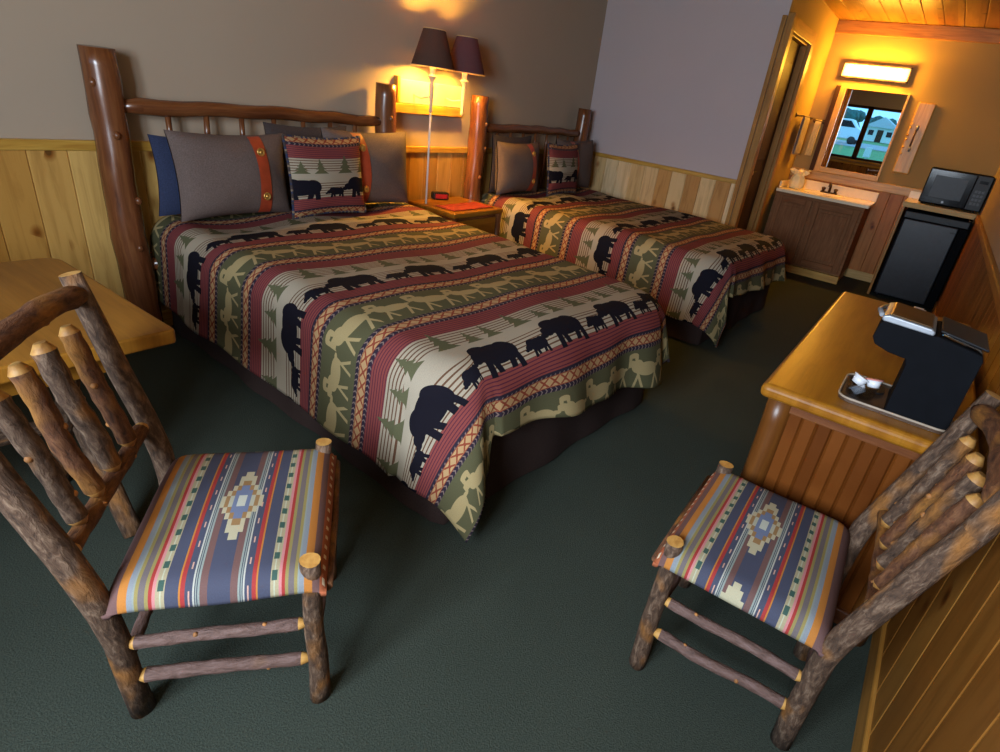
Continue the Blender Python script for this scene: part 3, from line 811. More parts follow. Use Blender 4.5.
# ------------------------------------------------------------------ hickory chairs
def make_chair(loc, rotz, label, group):
    t = thing('log_chair', label, 'chair', loc, (0, 0, rotz), group)
    FW, BWd, FY, BY, SH = .208, .216, .165, -.192, .43
    bk = [M['bark'], M['cut'], M['bark_red']]
    tips = [M['rung'], M['cut'], M['knot']]
    for sx in (-1, 1):
        mb = MB(); log(mb, (sx * FW * .87, FY + .004, 0), (sx * FW, FY, SH + .020), .0225, .0200, .07, 14, 12, .003)
        mb.build('front_leg', bk, t)
        mb = MB(); x = sx * BWd
        pts = [(x * .70, BY - .010, 0), (x * .79, BY - .006, .12), (x * .89, BY - .002, .26), (x * .965, BY - .003, .36), (x, BY - .012, .43), (x * 1.015, BY - .034, .52), (x * 1.035, BY - .066, .64), (x * 1.06, BY - .100, .77), (x * 1.07, BY - .122, .865)]
        mb.tube(pts, [.0245, .024, .0235, .024, .0245, .0235, .0225, .021, .020], 14, True, 0, 1, .07)
        mb.build('back_post', bk, t)
    def rung(p0, p1, r, mats, name, n=16, bow=Vector((0, 0, 0)), tip=1, tr=.5):
        p0 = Vector(p0); p1 = Vector(p1); pts = wobble_path(p0, p1, n, .003)
        pts = [p + bow * math.sin(PI * i / n) for i, p in enumerate(pts)]
        rad = [r * (1 + .06 * math.sin(i * 1.9 + r * 300)) for i in range(n + 1)]; rad[0] = rad[-1] = r * tr
        mb = MB(); mb.tube(pts, rad, 12, True, 0, 1, .07, True, tip, 1)
        for k in range(2):
            i = 4 + k * 6; th = random.random() * 6.28
            d = (p1 - p0).normalized(); a = d.cross(Vector((.3, .2, .9))).normalized(); b = d.cross(a)
            mb.ball(pts[i] + (a * math.cos(th) + b * math.sin(th)) * r * .80, (r * .40, r * .40, r * .40), 8, 2)
        return mb.build(name, mats, t)
    for sx in (-1, 1):
        rung((sx * FW * .945, FY - .008, .265), (sx * BWd * .89, BY + .006, .258), .0135, tips, 'side_rung')
        rung((sx * FW * .91, FY - .008, .145), (sx * BWd * .80, BY + .003, .138), .0145, tips, 'side_rung')
    rung((-FW * .86, FY, .20), (FW * .86, FY, .20), .0125, tips, 'front_rung')
    rung((-BWd * .83, BY - .004, .19), (BWd * .83, BY - .004, .19), .0125, tips, 'back_rung')
    # seat frame under the cover
    mb = MB()
    q = .022
    for a, b in (((-FW + q, FY - q), (FW - q, FY - q)), ((-BWd + q, BY + q), (BWd - q, BY + q)), ((-FW + q, FY - q), (-BWd + q, BY + q)), ((FW - q, FY - q), (BWd - q, BY + q))):
        mb.tube([(a[0], a[1], SH - .050), ((a[0] + b[0]) / 2, (a[1] + b[1]) / 2, SH - .050), (b[0], b[1], SH - .050)], .014, 10, True, 0, 0, .04)
    mb.build('seat_frame', M['bark_red'], t)
    # upholstered seat
    mb = MB(); hw_f, hw_b, y0, y1, th = FW + .026, BWd + .016, BY + .004, FY + .030, .042
    def seat(u, v):              # u back -> front, v across
        e = .10
        def roll(q):
            if q < e: k = q / e; return -1 + 2 * e * 0 , -(1 - math.sin(k * PI / 2)), 1 - math.cos((1 - k) * PI / 2) 
            return None
        y = y0 + (y1 - y0) * u; hw = hw_b + (hw_f - hw_b) * u; x = -hw + 2 * hw * v
        du = min(u * (y1 - y0), (1 - u) * (y1 - y0)); dv = min(v, 1 - v) * 2 * hw; r = .05
        dz = 0
        for d in (du, dv):
            if d < r: dz += th * (1 - math.sqrt(max(0, 1 - ((r - d) / r) ** 2))) ** 1.2
        crown = .016 * math.sin(PI * u) * math.sin(PI * v) - .008 * (abs(2 * v - 1) ** 4) * (1 - u)
        cf = 1.0
        pass
        return Vector((x, y, SH + crown - min(dz, th) * cf + .004 * math.sin(u * 9) * math.sin(v * 7)))
    def bend(q, n=3): # denser near the ends
        return .5 - .5 * math.cos(PI * q)
    mb.grid(lambda u, v: seat(bend(u), bend(v)), 40, 46, lambda u, v: (bend(u), bend(v)))
    so = mb.build('seat', M['saddle'], t); s = so.modifiers.new('thick', 'SOLIDIFY'); s.thickness = .012; s.offset = -1
    mb = MB(); mb.tube([(-hw_f + .02, y1 + .001, SH - .050), (0, y1 + .004, SH - .058), (hw_f - .02, y1 + .001, SH - .050)], .010, 8, True, 0, 0, .1)
    mb.build('front_piping', M['bark_red'], so)
    # back: low rail, bowed top rail, four slats with whittled ends
    rung((-BWd * 1.0, BY - .034, .515), (BWd * 1.0, BY - .034, .505), .0165, [M['bark_red'], M['cut'], M['knot']], 'lower_rail', 16, Vector((0, -.012, -.018)))
    rung((-BWd * 1.055, BY - .110, .822), (BWd * 1.055, BY - .110, .822), .0225, [M['bark_red'], M['cut'], M['knot']], 'top_rail', 12, Vector((0, -.014, .022)), 0, .72)
    for i in range(4):
        x = -.126 + .084 * i; e = math.sin(PI * (x + BWd) / (2 * BWd))
        rung((x, BY - .032 - .010 * e, .518 - .014 * e), (x * 1.06, BY - .096 - .018 * e, .785 + .010 * e), .0180 if i != 1 else .0195, [M['bark'] if i % 2 else M['bark_red'], M['cut_dark'], M['knot']], 'slat', 18)
    return t
def facing(deg): return math.radians(deg - 90)
make_chair((-.617, -2.000, 0), facing(-40), 'bark-covered log chair standing beside the honey brown table, blue striped seat', 'bark log chairs')
make_chair((.168, -2.958, 0), facing(92), 'bark-covered log chair with its back to the plank wall, beside the desk', 'bark log chairs')

# ------------------------------------------------------------------ table at the left
tb = thing('table', 'honey brown wooden table with a rounded corner behind the left chair', 'table', (-1.155, -1.229, 0))
pts = []; 
for cx, cy, a0 in ((.645 - .05, .357 - .05, 0), (-.645 + .05, .357 - .05, 90), (-.645 + .02, -.357 + .02, 180), (.645 - .012, -.357 + .012, 270)):
    r = .05 if cy > 0 else (.02 if cx < 0 else .012)
    for k in range(5):
        a = math.radians(a0 + 22.5 * k); pts.append((cx + r * math.cos(a), cy + r * math.sin(a)))
MB().prism(pts, .642, .680).build('tabletop', M['table'], tb, bevel=.005)
for sx in (-.49, .49):
    for sy, dx in ((-.20, -.020), (.20, .020)):
        mb = MB(); log(mb, (sx + dx, -sy, 0), (sx + dx, sy, .640), .026, .026, .06, 14, 10, .005); mb.build('leg', [M['bark'], M['cut']], tb)
mb = MB(); log(mb, (-.49, 0, .32), (.49, 0, .32), .022, .022); mb.build('stretcher', [M['bark'], M['cut']], tb)
mb = MB()
mb.box((-.52, -.285, .575), (.52, -.262, .642)); mb.box((-.52, .262, .575), (.52, .285, .642)); mb.box((-.552, -.264, .575), (-.528, .264, .642)); mb.box((.528, -.264, .575), (.552, .264, .642))
mb.build('apron', M['table'], tb, bevel=.003)

# ------------------------------------------------------------------ desk
DXA, DXB, DYF, DTZ = .43, 1.842, -2.796, .70
dk = thing('desk', 'orange varnished desk with beadboard end against the plank wall', 'desk', (0, 0, 0))
MB().box((DXA, YS + .028, DTZ - .042), (DXB, DYF, DTZ)).build('desktop', M['desk'], dk, bevel=.016, seg=4)
for x in (DXA + .075, DXB - .075):
    for y in (DYF - .055, YS + .075):
        mb = MB(); mb.tube(wobble_path((x, y, 0), (x, y, DTZ - .043), 8, .002), .036, 16, True, 0, 0, .02); mb.build('leg', M['leg_wood'], dk)
def bead_panel(x, nx):
    y0, y1 = YS + .105, DYF - .085; mb = MB(); n = 9; w = (y1 - y0) / n; th = .012
    for i in range(n):
        a, b = y0 + i * w, y0 + (i + 1) * w; c = .005
        prof = [(a, th - .006), (a + c, th), (b - c, th), (b, th - .006)]
        lo = [mb.bm.verts.new((x + nx * q, p, .07)) for p, q in prof]; hi = [mb.bm.verts.new((x + nx * q, p, DTZ - .08)) for p, q in prof]
        for k in range(3):
            mb.face([lo[k], lo[k + 1], hi[k + 1], hi[k]], [(i * .055 + .0275, .07 + i), (i * .055 + .03, .07 + i), (i * .055 + .03, .6 + i), (i * .055 + .0275, .6 + i)])
    mb.box((x - .004, y0, .07), (x + .004, y1, DTZ - .08)); return mb.build('beadboard_panel', M['bead'], dk)
bead_panel(DXA + .075, -1); bead_panel(DXB - .075, 1)
for x in (DXA + .075, DXB - .075):
    MB().box((x - .018, YS + .10, DTZ - .085), (x + .018, DYF - .08, DTZ - .043)).build('top_rail', M['log'], dk, bevel=.004)
    MB().box((x - .022, YS + .10, .03), (x + .022, DYF - .08, .085)).build('base_rail', M['log'], dk, bevel=.005)
MB().box((DXA + .11, DYF - .075, DTZ - .13), (DXB - .11, DYF - .05, DTZ - .043)).build('front_apron', M['desk'], dk, bevel=.003)

# ------------------------------------------------------------------ coffee maker with tray
CX = .505
cm = thing('coffee_maker', 'black coffee maker with a silver lid on the desk', 'coffee maker', (CX, -2.998, DTZ + .012), (0, 0, 0))
cm.scale = (1, 1, .93)
def rrect(x0, y0, x1, y1, r, n=5):
    p = []
    for cx, cy, a in ((x1 - r, y1 - r, 0), (x0 + r, y1 - r, 90), (x0 + r, y0 + r, 180), (x1 - r, y0 + r, 270)):
        for k in range(n): t = math.radians(a + 90 * k / (n - 1)); p.append((cx + r * math.cos(t), cy + r * math.sin(t)))
    return p
# side outline in (y, z): an upright body at the wall side with the head reaching over the drip stand
side = [(-.232, .0), (-.232, .206), (-.226, .219), (-.130, .237), (-.118, .234), (-.012, .238), (-.004, .230), (0.0, .190), (-.010, .172), (-.045, .160), (-.086, .156), (-.092, .140), (-.092, .004), (-.088, 0)]
Mx = Matrix(((0, 0, 1, 0), (1, 0, 0, 0), (0, 1, 0, 0), (0, 0, 0, 1)))      # prism xy -> world yz, depth -> x
MB().prism(side, 0, .175, Mx).build('body', M['black_side'], cm, bevel=.010, seg=3)
lid = [(-.120, .232), (-.008, .236), (-.002, .242), (-.004, .252), (-.018, .256), (-.112, .250), (-.122, .243)]
li = MB().prism(lid, .004, .171, Mx).build('lid', M['silver'], cm, bevel=.006, seg=3)
MB().prism([(-.114, .2495), (-.014, .2555), (-.020, .260), (-.110, .254)], .012, .163, Mx).build('lid_plate', M['bronze'], li, bevel=.002)
MB().tube([(.03, .000, .246), (.085, .010, .247), (.14, .000, .246)], .006, 8).build('lid_handle', M['silver'], li)
MB().prism([(-.228, .217), (-.135, .2355), (-.133, .246), (-.150, .246), (-.224, .231)], .010, .165, Mx).build('water_tank', M['tumbler'], cm, bevel=.005)
MB().prism([(-.234, .230), (-.130, .2475), (-.130, .254), (-.234, .2365)], .006, .169, Mx).build('tank_lid', M['black'], cm, bevel=.003)
MB().prism(rrect(.095, -.080, .165, -.010, .02), .0, .006).build('drip_stand', M['black'], cm, bevel=.001)
tr = thing('tray', 'grey rimmed tray under the black coffee maker', 'tray', (0, 0, 0))
p0 = rrect(CX - .006, -3.240, CX + .205, -2.976, .032)
MB().prism(p0, DTZ + .001, DTZ + .009).build('tray_floor', M['tray_dark'], tr)
rim = [(x, y, DTZ + .012) for x, y in p0]; rim.append(rim[0]); MB().tube(rim, .0032, 8, False).build('tray_rim', M['tray'], tr)
tu = thing('creamer_cup', 'clear tumbler holding creamer pots on the coffee tray', 'cup', (CX + .048, -3.022, DTZ + .0105))
MB().lathe([(.034, .0), (.040, .038), (.041, .039), (.038, .038), (.032, .003), (.001, .003)], 28, caps=False).build('tumbler', M['tumbler'], tu)
for k, (dx, dy, dz, m, lab) in enumerate(((-.004, .016, .032, 'white', 'white creamer pot leaning in the tumbler, nearest the desk front'), (.006, -.024, .032, 'foil', 'creamer pot with a pink foil lid in the tumbler'), (.004, -.002, .006, 'white', 'white creamer pot at the bottom of the tumbler'))):
    c = thing('creamer_pot', lab, 'creamer', (CX + .048 + dx, -3.022 + dy, DTZ + .0105 + dz), (math.radians(20 - 30 * k), math.radians(12), 0), 'creamer pots')
    MB().lathe([(.014, 0), (.019, .020)], 16).build('pot', M['creamer'], c)
    MB().lathe([(.022, .020), (.022, .0225), (.001, .023)], 16).build('foil_lid', M['creamer'] if m == 'white' else M['foil'], c)
pk = MB(); pk.box((1.775, -3.135, DTZ + .002), (1.825, -3.075, DTZ + .012)); pk.box((1.78, -3.125, DTZ + .012), (1.82, -3.085, DTZ + .018))
tag(pk.build('paper_packet', M['white'], bevel=.003), 'small white packet lying at the far end of the desk', 'packet')

# ------------------------------------------------------------------ vanity
VY0, VY1, VXF = YR - .032, -2.455, 5.352
vc = thing('vanity_cabinet', 'brown vanity cabinet with two panelled doors below the mirror', 'cabinet', (0, 0, 0))
MB().box((VXF, VY1, .085), (X2 - .03, VY0, .7655)).build('body', M['oak'], vc, bevel=.003)
MB().box((VXF + .035, VY1 + .01, 0), (X2 - .03, VY0, .083)).build('toe_base', M['casing'], vc)
MB().box((VXF - .01, VY1 - .004, 0.0), (VXF + .034, VY0, .075)).build('plinth', M['pine'], vc, bevel=.004)
def panel_door(y0, y1, z0, z1):
    d = MB(); t = .060
    d.box((VXF - .018, y0, z0), (VXF - .001, y0 + t, z1)); d.box((VXF - .018, y1 - t, z0), (VXF - .001, y1, z1))
    d.box((VXF - .018, y0 + t, z0), (VXF - .001, y1 - t, z0 + t)); d.box((VXF - .018, y0 + t, z1 - t), (VXF - .001, y1 - t, z1))
    o = d.build('door', M['oak'], vc, bevel=.005)
    p = MB(); p.box((VXF - .010, y0 + t, z0 + t), (VXF - .002, y1 - t, z1 - t)); p.box((VXF - .016, y0 + t + .03, z0 + t + .03), (VXF - .009, y1 - t - .03, z1 - t - .03))
    p.build('door_panel', M['oak'], o, bevel=.006)
    return o
panel_door(-1.985, -1.635, .105, .735); panel_door(-2.430, -2.000, .105, .735)
ct = thing('vanity_counter', 'cream sink counter with a backsplash on the brown vanity', 'counter', (0, 0, 0))
cb = MB(); cyc, cxc, rx, ry = -2.03, 5.62, .16, .21
n = 40; outer = []; 
xa, xb, ya, yb = 5.333, X2 - .03, -2.484, VY0
for k in range(n):
    a = 2 * PI * k / n; c, s = math.cos(a), math.sin(a)
    q = min(((xb - cxc) if c > 0 else (cxc - xa)) / max(abs(c), 1e-6), ((yb - cyc) if s > 0 else (cyc - ya)) / max(abs(s), 1e-6))
    outer.append((cxc + c * q, cyc + s * q))
top_o = [cb.bm.verts.new((x, y, .793)) for x, y in outer]; bot_o = [cb.bm.verts.new((x, y, .766)) for x, y in outer]
rings = [top_o]
for sc, z in ((1.0, .795), (.97, .790), (.85, .735), (.55, .690), (.08, .680)):
    rings.append([cb.bm.verts.new((cxc + rx * sc * math.cos(2 * PI * k / n), cyc + ry * sc * math.sin(2 * PI * k / n), z)) for k in range(n)])
for i in range(len(rings) - 1):
    for k in range(n):
        j = (k + 1) % n; cb.face([rings[i][k], rings[i][j], rings[i + 1][j], rings[i + 1][k]], [(0, 0)] * 4, 0, i > 0)
cb.face(rings[-1], [(0, 0)] * n)
for k in range(n):
    j = (k + 1) % n; cb.face([top_o[k], bot_o[k], bot_o[j], top_o[j]], [(0, 0)] * 4)
cb.box((xa - .003, ya + .001, .764), (xa + .015, yb - .001, .7925))
cb.build('countertop', M['porcelain'], ct)
MB().box((X2 - .052, ya, .794), (X2 - .030, yb, .885)).build('backsplash', M['porcelain'], ct, bevel=.004)
MB().box((5.40, VY0 - .02, .794), (X2 - .053, VY0, .860)).build('side_splash', M['porcelain'], ct, bevel=.004)
fa = thing('faucet', 'dark two-handled faucet behind the sink', 'faucet', (5.815, cyc, .796))
MB().box((-.025, -.085, 0), (.025, .085, .014)).build('base', M['bronze'], fa, bevel=.006)
MB().tube([(0, 0, .012), (0, 0, .07), (-.03, 0, .095), (-.08, 0, .095), (-.10, 0, .075)], [.013, .012, .011, .011, .010], 10).build('spout', M['bronze'], fa)
for sy in (-.06, .06):
    MB().lathe([(.016, .012), (.014, .03), (.020, .036), (.020, .05), (.006, .056)], 14, Matrix.Translation((0, sy, 0))).build('handle', M['bronze'], fa)
# pale ruffled bag on the counter
bg = MB(); ph = [random.random() * 6 for _ in range(3)]
prof = [(.055, 0), (.070, .012), (.075, .055), (.070, .10), (.055, .125), (.045, .135), (.060, .150), (.090, .175), (.085, .182)]
seg = 44; rr = []
for i, (r, z) in enumerate(prof):
    ring = []
    for k in range(seg):
        a = 2 * PI * k / seg; f = .22 if i >= 6 else (.04 if i < 4 else .10)
        ring.append(bg.bm.verts.new((r * (1 + f * math.sin(a * 7 + ph[0]) + f * .4 * math.sin(a * 13)) * math.cos(a), r * (1 + f * math.sin(a * 7 + ph[0])) * math.sin(a), z + (.012 * math.sin(a * 5 + ph[1]) if i >= 6 else 0))))
    rr.append(ring)
for i in range(len(rr) - 1):
    for k in range(seg):
        bg.face([rr[i][k], rr[i][(k + 1) % seg], rr[i + 1][(k + 1) % seg], rr[i + 1][k]], [(0, 0)] * 4, 0, True)
bg.face(list(reversed(rr[0])), [(0, 0)] * seg)
bo = bg.build('ruffled_bag', M['paper']); bo.location = (5.62, -1.73, .795); tag(bo, 'pale bag with a ruffled top at the left end of the sink counter', 'bag')

# mirror
MY0, MY1, MZ0, MZ1 = -2.405, -1.855, 1.035, 1.778
mi_ = thing('mirror', 'wood framed mirror over the sink reflecting the window', 'mirror', (0, 0, 0))
MB().box((X2 - .018, MY0, MZ0), (X2 - .010, MY1, MZ1)).build('mirror_glass', M['mirror'], mi_)
fm = MB()
for lo, hi in (((MY1, MZ0 - .05), (MY1 + .055, MZ1 + .012)), ((MY0 - .02, MZ0 - .05), (MY0, MZ1 + .012)), ((MY0, MZ0 - .05), (MY1, MZ0)), ((MY0, MZ1), (MY1, MZ1 + .012))):
    fm.box((X2 - .030, lo[0], lo[1]), (X2 - .002, hi[0], hi[1]))
fm.build('frame', M['pine'], mi_, bevel=.003)
MB().box((X2 - .034, MY1 + .055, MZ0 - .05), (X2 - .002, MY1 + .10, MZ1 + .02)).build('side_strip', M['dark_wood'], mi_, bevel=.003)
# vanity light
vl = thing('vanity_light', 'white four-globe light bar glowing above the mirror', 'light fixture', (0, 0, 0))
LY0, LY1, LZ0, LZ1 = -2.362, -1.760, 1.872, 2.004
MB().box((X2 - .050, LY0 + .012, LZ0 + .012), (X2 - .001, LY1 - .012, LZ1 - .012)).build('tray', M['white'], vl, bevel=.003)
fr = MB()
for lo, hi in (((LY0, LZ0), (LY0 + .012, LZ1)), ((LY1 - .012, LZ0), (LY1, LZ1)), ((LY0, LZ0), (LY1, LZ0 + .012)), ((LY0, LZ1 - .012), (LY1, LZ1))):
    fr.box((X2 - .055, lo[0], lo[1]), (X2 - .001, hi[0], hi[1]))
fr.build('frame', M['bronze'], vl)
for k in range(4):
    y = LY1 - .085 - k * .144
    so = MB().lathe([(.022, 0), (.022, .036)], 16, Matrix.Translation((X2 - .050, y, 1.938)) @ Matrix.Rotation(-PI / 2, 4, 'Y')).build('socket', M['white'], vl)
    MB().ball((X2 - .122, y, 1.938), .038, 20).build('globe_bulb', M['bulb_warm'], so)
# peg board right of the mirror
pb = thing('peg_board', 'narrow pale wooden board with metal clips right of the mirror', 'wall board', (0, 0, 0))
MB().box((X2 - .024, -2.665, 1.095), (X2 - .001, -2.515, 1.735)).build('board', M['pine'], pb, bevel=.012)
for z in (1.50, 1.31):
    MB().tube([(X2 - .024, -2.59, z), (X2 - .06, -2.59, z), (X2 - .07, -2.59, z + .03)], .012, 10).build('clip', M['silver'], pb)
MB().tube([(X2 - .05, -2.585, 1.315), (X2 - .05, -2.585, 1.495)], .008, 8).build('rod', M['bronze'], pb)
for z in (1.545, 1.510, 1.44, 1.405, 1.335, 1.275):
    MB().lathe([(.005, 0), (.005, .02), (.010, .026), (.001, .034)], 10, Matrix.Translation((X2 - .024, -2.532, z)) @ Matrix.Rotation(-PI / 2, 4, 'Y')).build('peg', M['brass'], pb)
# towel bars and towels
def towel_bar(name, p0, p1, n, label):
    t = thing(name, label, 'towel bar', (0, 0, 0)); p0 = Vector(p0); p1 = Vector(p1); n = Vector(n)
    MB().tube([p0 + n * .06, (p0 + p1) / 2 + n * .06, p1 + n * .06], .007, 10).build('bar', M['bronze'], t)
    for p in (p0, p1):
        MB().tube([p + n * .001, p + n * .008, p + n * .01, p + n * .06], [.022, .022, .009, .009], 12).build('bracket', M['bronze'], t)
def towel(p0, p1, n, z1, label, mat):
    p0 = Vector(p0); p1 = Vector(p1); n = Vector(n); mb = MB()
    zt = p0.z
    def fn(u, v):
        s = (v - .5) * 2; hang = (zt + .009 - z1) * abs(s)
        x = p0.lerp(p1, u); d = .009 * (1 if s > 0 else -1) * min(1, abs(s) * 12) + (.006 * math.sin(u * 14) * abs(s))
        return x + n * (.06 + d) + Vector((0, 0, .009 - hang))
    mb.grid(fn, 16, 40); o = mb.build('hand_towel', M[mat]); s = o.modifiers.new('thick', 'SOLIDIFY'); s.thickness = .005; s.offset = 0
    tag(o, label, 'towel', 'hand towels')
towel_bar('towel_bar', (5.33, YR - .001, 1.47), (5.84, YR - .001, 1.47), (0, -1, 0), 'dark towel bar on the bathroom door wall')
towel((5.42, YR - .001, 1.47), (5.66, YR - .001, 1.47), (0, -1, 0), 1.12, 'greyish hand towel hanging beside the bathroom door', 'towel_grey')
towel_bar('short_towel_bar', (X2 - .001, -1.66, 1.455), (X2 - .001, -1.745, 1.455), (-1, 0, 0), 'short towel bar right beside the mirror')
towel((X2 - .001, -1.675, 1.455), (X2 - .001, -1.732, 1.455), (-1, 0, 0), 1.12, 'yellowish hand towel hanging close to the mirror', 'towel_cream')

# ------------------------------------------------------------------ fridge counter, fridge, microwave
fc = thing('fridge_counter', 'cream topped counter on a wooden side panel, over the black fridge', 'counter', (0, 0, 0))
MB().box((5.305, YS + .002, .852), (X2 - .03, -2.742, .891)).build('countertop', M['laminate'], fc, bevel=.004)
MB().box((5.300, YS + .002, .848), (5.3045, -2.742, .893)).build('front_edge', M['pine_pale'], fc)
MB().box((5.315, -2.768, 0), (X2 - .03, -2.745, .851)).build('side_panel', M['casing'], fc, bevel=.003)
MB().box((X2 - .045, YS + .002, .892), (X2 - .030, -2.742, .96)).build('backsplash', M['laminate'], fc, bevel=.003)
fg = thing('fridge', 'black compact fridge with a charcoal door under the cream counter', 'fridge', (0, 0, 0))
MB().box((5.34, -3.315, .02), (5.84, -2.785, .822)).build('cabinet', M['black_side'], fg, bevel=.006)
fd = MB().box((5.285, -3.235, .035), (5.338, -2.800, .752)).build('door', M['charcoal'], fg, bevel=.010, seg=3)
MB().box((5.278, -3.222, .700), (5.285, -3.182, .712)).build('badge', M['black'], fd)
MB().box((5.30, -3.30, .758), (5.338, -2.79, .818)).build('top_panel', M['black'], fg, bevel=.005)
MB().box((5.240, -3.309, .03), (5.338, -3.240, .756)).build('gap_filler', M['black_side'], fg, bevel=.004)  # black filler strip standing in for the shaded gap between fridge and wall
for sy in (-3.27, -2.83):
    for sx in (5.38, 5.80): MB().lathe([(.018, 0), (.018, .022)], 10, Matrix.Translation((sx, sy, 0))).build('foot', M['black'], fg)
mw = thing('microwave', 'black microwave oven on the cream counter beside the wall', 'microwave', (0, 0, 0))
MB().box((5.425, -3.325, .905), (5.80, -2.845, 1.205)).build('body', M['black_side'], mw, bevel=.008)
dv = MB().box((5.405, -3.205, .912), (5.424, -2.850, 1.200)).build('door', M['screen'], mw, bevel=.005)
MB().box((5.4015, -3.155, .965), (5.4045, -2.905, 1.150)).build('door_window', M['smoked'], dv, bevel=.001)
cpn = MB().box((5.408, -3.322, .912), (5.424, -3.208, 1.200)).build('control_panel', M['black'], mw, bevel=.003)
MB().box((5.405, -3.300, 1.135), (5.4075, -3.235, 1.160)).build('display', M['screen'], cpn)
kp = MB()
for i in range(4):
    for j in range(3): kp.box((5.4055, -3.300 + j * .026, .955 + i * .034), (5.4075, -3.282 + j * .026, .975 + i * .034))
kp.build('keypad', M['charcoal'], cpn)
MB().lathe([(.010, 0), (.010, .004)], 12, Matrix.Translation((5.405, -3.03, .935)) @ Matrix.Rotation(-PI / 2, 4, 'Y')).build('badge', M['silver'], dv)
for sy in (-3.28, -2.88):
    for sx in (5.46, 5.76): MB().lathe([(.012, .891), (.012, .906)], 10, Matrix.Translation((sx, sy, 0))).build('foot', M['black'], mw)
hk = thing('wall_hook', 'small dark hook at the corner of the cream fridge counter', 'hook', (5.27, YS + .027, .84))
MB().box((-.012, 0, -.02), (.012, .005, .03)).build('plate', M['bronze'], hk, bevel=.002)
MB().tube([(0, .005, -.005), (0, .028, -.012), (0, .036, .010)], .0045, 8).build('prong', M['bronze'], hk)

# ------------------------------------------------------------------ outdoors, seen only in the mirror
def gz(x): return -.25 + (XW - x) * .0238
g = MB(); 
def sheet(x0, x1, y0, y1, dz): return [(x0, y0, gz(x0) + dz), (x1, y0, gz(x1) + dz), (x1, y1, gz(x1) + dz), (x0, y1, gz(x0) + dz)]
g.face([g.bm.verts.new(p) for p in sheet(-140, XW - T, -60, 60, 0)], [(0, 0)] * 4); go = struct(g.build('ground', M['grass']))
g = MB(); g.face([g.bm.verts.new(p) for p in sheet(-62, -47, -60, 60, .04)], [(0, 0)] * 4); struct(g.build('road', M['asphalt']))
def vehicle(loc, label, prof, win, wheels, L, W, name, cat):
    t = thing(name, label, cat, loc)
    Mv = Matrix(((0, 0, 1, 0), (1, 0, 0, 0), (0, 1, 0, 0), (0, 0, 0, 1)))
    MB().prism(prof, -W / 2, W / 2, Mv).build('body', M['van_paint'], t, bevel=.08, seg=2)
    MB().prism(win, -W / 2 - .012, W / 2 + .012, Mv).build('window', M['screen'], t)
    for y in wheels:
        for x in (-W / 2 + .02, W / 2 - .02):
            MB().lathe([(.001, -.11), (.34, -.11), (.36, 0), (.34, .11), (.001, .11)], 20, Matrix.Translation((x, y, .35)) @ Matrix.Rotation(PI / 2, 4, 'Y'), caps=False).build('wheel', M['tyre'], t)
vehicle((-53, 7.6, gz(-53)), 'white van parked on the road, seen in the left mirror pane',
        [(-2.5, .45), (2.3, .45), (2.3, 1.0), (2.2, 2.1), (-1.3, 2.15), (-1.9, 1.45), (-2.6, 1.2)], [(-1.75, 1.45), (-1.2, 2.0), (-.2, 2.0), (-.2, 1.45)], (-1.7, 1.5), 4.8, 1.9, 'van', 'van')
hs = thing('cottage', 'white cottage beyond the road, seen in the mirror', 'house', (-78, 6.2, gz(-78)))
MB().box((-2, -1.7, 0), (2, 1.7, 1.7)).build('wall', M['siding'], hs)
Mh = Matrix(((0, 0, 1, 0), (1, 0, 0, 0), (0, 1, 0, 0), (0, 0, 0, 1)))
MB().prism([(-2.0, 1.66), (2.0, 1.66), (0, 2.9)], -2.3, 2.3, Mh).build('roof', M['roof'], hs)
for y in (-1.05, 1.05): MB().box((1.99, y - .3, .7), (2.03, y + .3, 1.3)).build('window', M['screen'], hs)
MB().box((1.99, -.35, 0), (2.03, .35, 1.4)).build('door', M['dark_wood'], hs)
mp = thing('meter_box', 'small white box on a post in the lawn, seen in the mirror', 'box', (-24, 1.05, gz(-24)))
MB().box((-.12, -.16, .35), (.12, .16, .85)).build('box', M['white'], mp, bevel=.02); MB().box((-.05, -.05, 0), (.05, .05, .36)).build('post', M['white'], mp)
def tree(x, y, h, r, label, seed):
    rd = random.Random(seed); t = thing('tree', label, 'tree', (x, y, gz(x)), group='trees beyond the road')
    MB().tube([(0, 0, 0), (.1, 0, h * .3), (0, .1, h * .6)], [.28, .22, .14], 9).build('trunk', M['trunk'], t)
    c = MB()
    for k in range(26):
        a = rd.random() * 6.28; q = rd.random() ** .5 * r; z = h * (.22 + .6 * rd.random()); s = r * (.30 + .22 * rd.random())
        c.ball((math.cos(a) * q * .8, math.sin(a) * q * .8, z), (s, s, s * .85), 8)
    c.build('crown', M['leaf'], t)
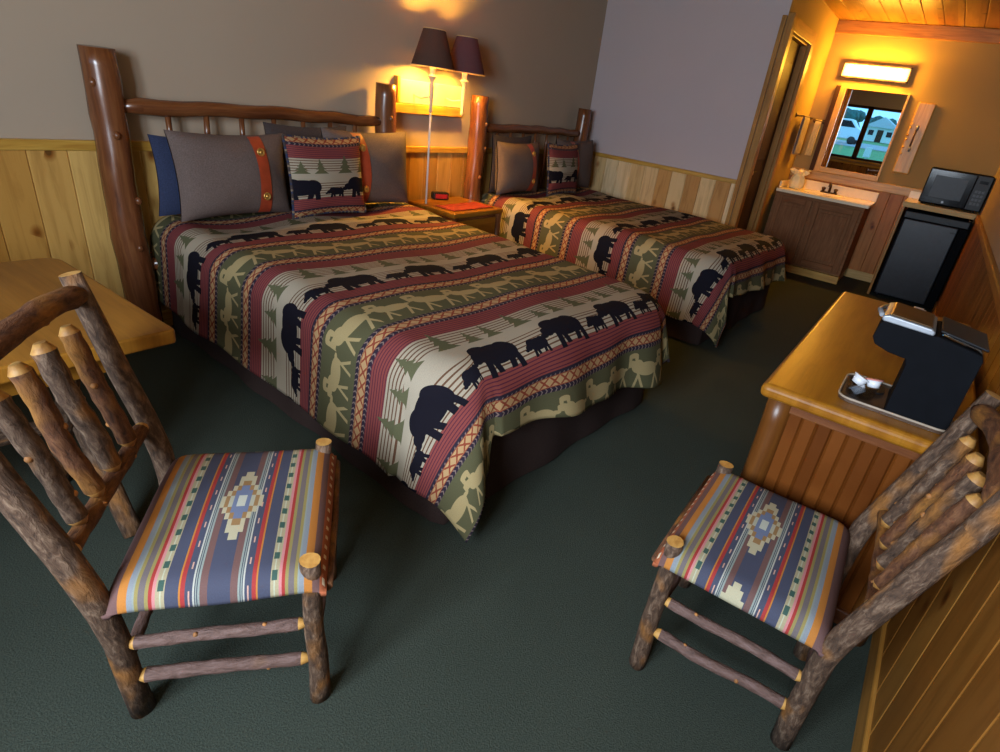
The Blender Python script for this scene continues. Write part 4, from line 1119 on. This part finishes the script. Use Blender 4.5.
for i, (x, y, h, r, l) in enumerate(((-95, 13.5, 3.6, 2.2, 'dark green tree far beyond the white van'), (-101, 9.2, 3.2, 2.0, 'low dark green tree between the van and the cottage'), (-110, 3.0, 4.0, 2.4, 'dark green tree behind the white cottage'))):
    tree(x, y, h, r, l, i)

# ------------------------------------------------------------------ light: sky outside, plus a fill lamp in the added window
wd = D.worlds.new('World'); bpy.context.scene.world = wd; wd.use_nodes = True
wd.node_tree.nodes['Background'].inputs[0].default_value = (.20, .55, .95, 1); wd.node_tree.nodes['Background'].inputs[1].default_value = SKY
def area(name, loc, rot, sx, sy, e, c):
    l = D.lights.new(name, 'AREA'); l.shape = 'RECTANGLE'; l.size = sx; l.size_y = sy; l.energy = e; l.color = c
    o = D.objects.new(name, l); COL.objects.link(o); o.location = loc; o.rotation_euler = rot; return o
a, b, c, d = W2
area('window_fill_light', (XW - .045, (a + b) / 2, (c + d) / 2), (0, -PI / 2, 0), d - c - .12, b - a - .12, FILL, (.79, .885, 1.0))  # added area lamp that brightens the room in place of real daylight

# ------------------------------------------------------------------ camera
cam = D.cameras.new('Camera'); co = D.objects.new('Camera', cam); COL.objects.link(co)
cam.sensor_width = 36; cam.lens = 570.3674 / 1000 * 36; cam.shift_x = -.034; cam.clip_start = .02; cam.clip_end = 400
ya, pi_, ro_ = (math.radians(v) for v in (-58.54, -26.1583, 8.5472))
fw = Vector((-math.sin(ya) * math.cos(pi_), math.cos(ya) * math.cos(pi_), math.sin(pi_)))
r = fw.cross(Vector((0, 0, 1))).normalized(); u = r.cross(fw)
r2 = r * math.cos(ro_) + u * math.sin(ro_); u2 = -r * math.sin(ro_) + u * math.cos(ro_)
co.matrix_world = Matrix(((r2.x, u2.x, -fw.x, -1.1228), (r2.y, u2.y, -fw.y, -3.0162), (r2.z, u2.z, -fw.z, 1.3222), (0, 0, 0, 1)))
sc = bpy.context.scene; sc.camera = co
vs = sc.view_settings; vs.view_transform = 'Standard'; vs.look = 'None'; vs.gamma = 1; vs.use_curve_mapping = False; vs.exposure = EXPO
cy = sc.cycles
cy.use_denoising = True; cy.max_bounces = 10; cy.diffuse_bounces = 5; cy.caustics_reflective = False; cy.caustics_refractive = False
cy.sample_clamp_indirect = 6
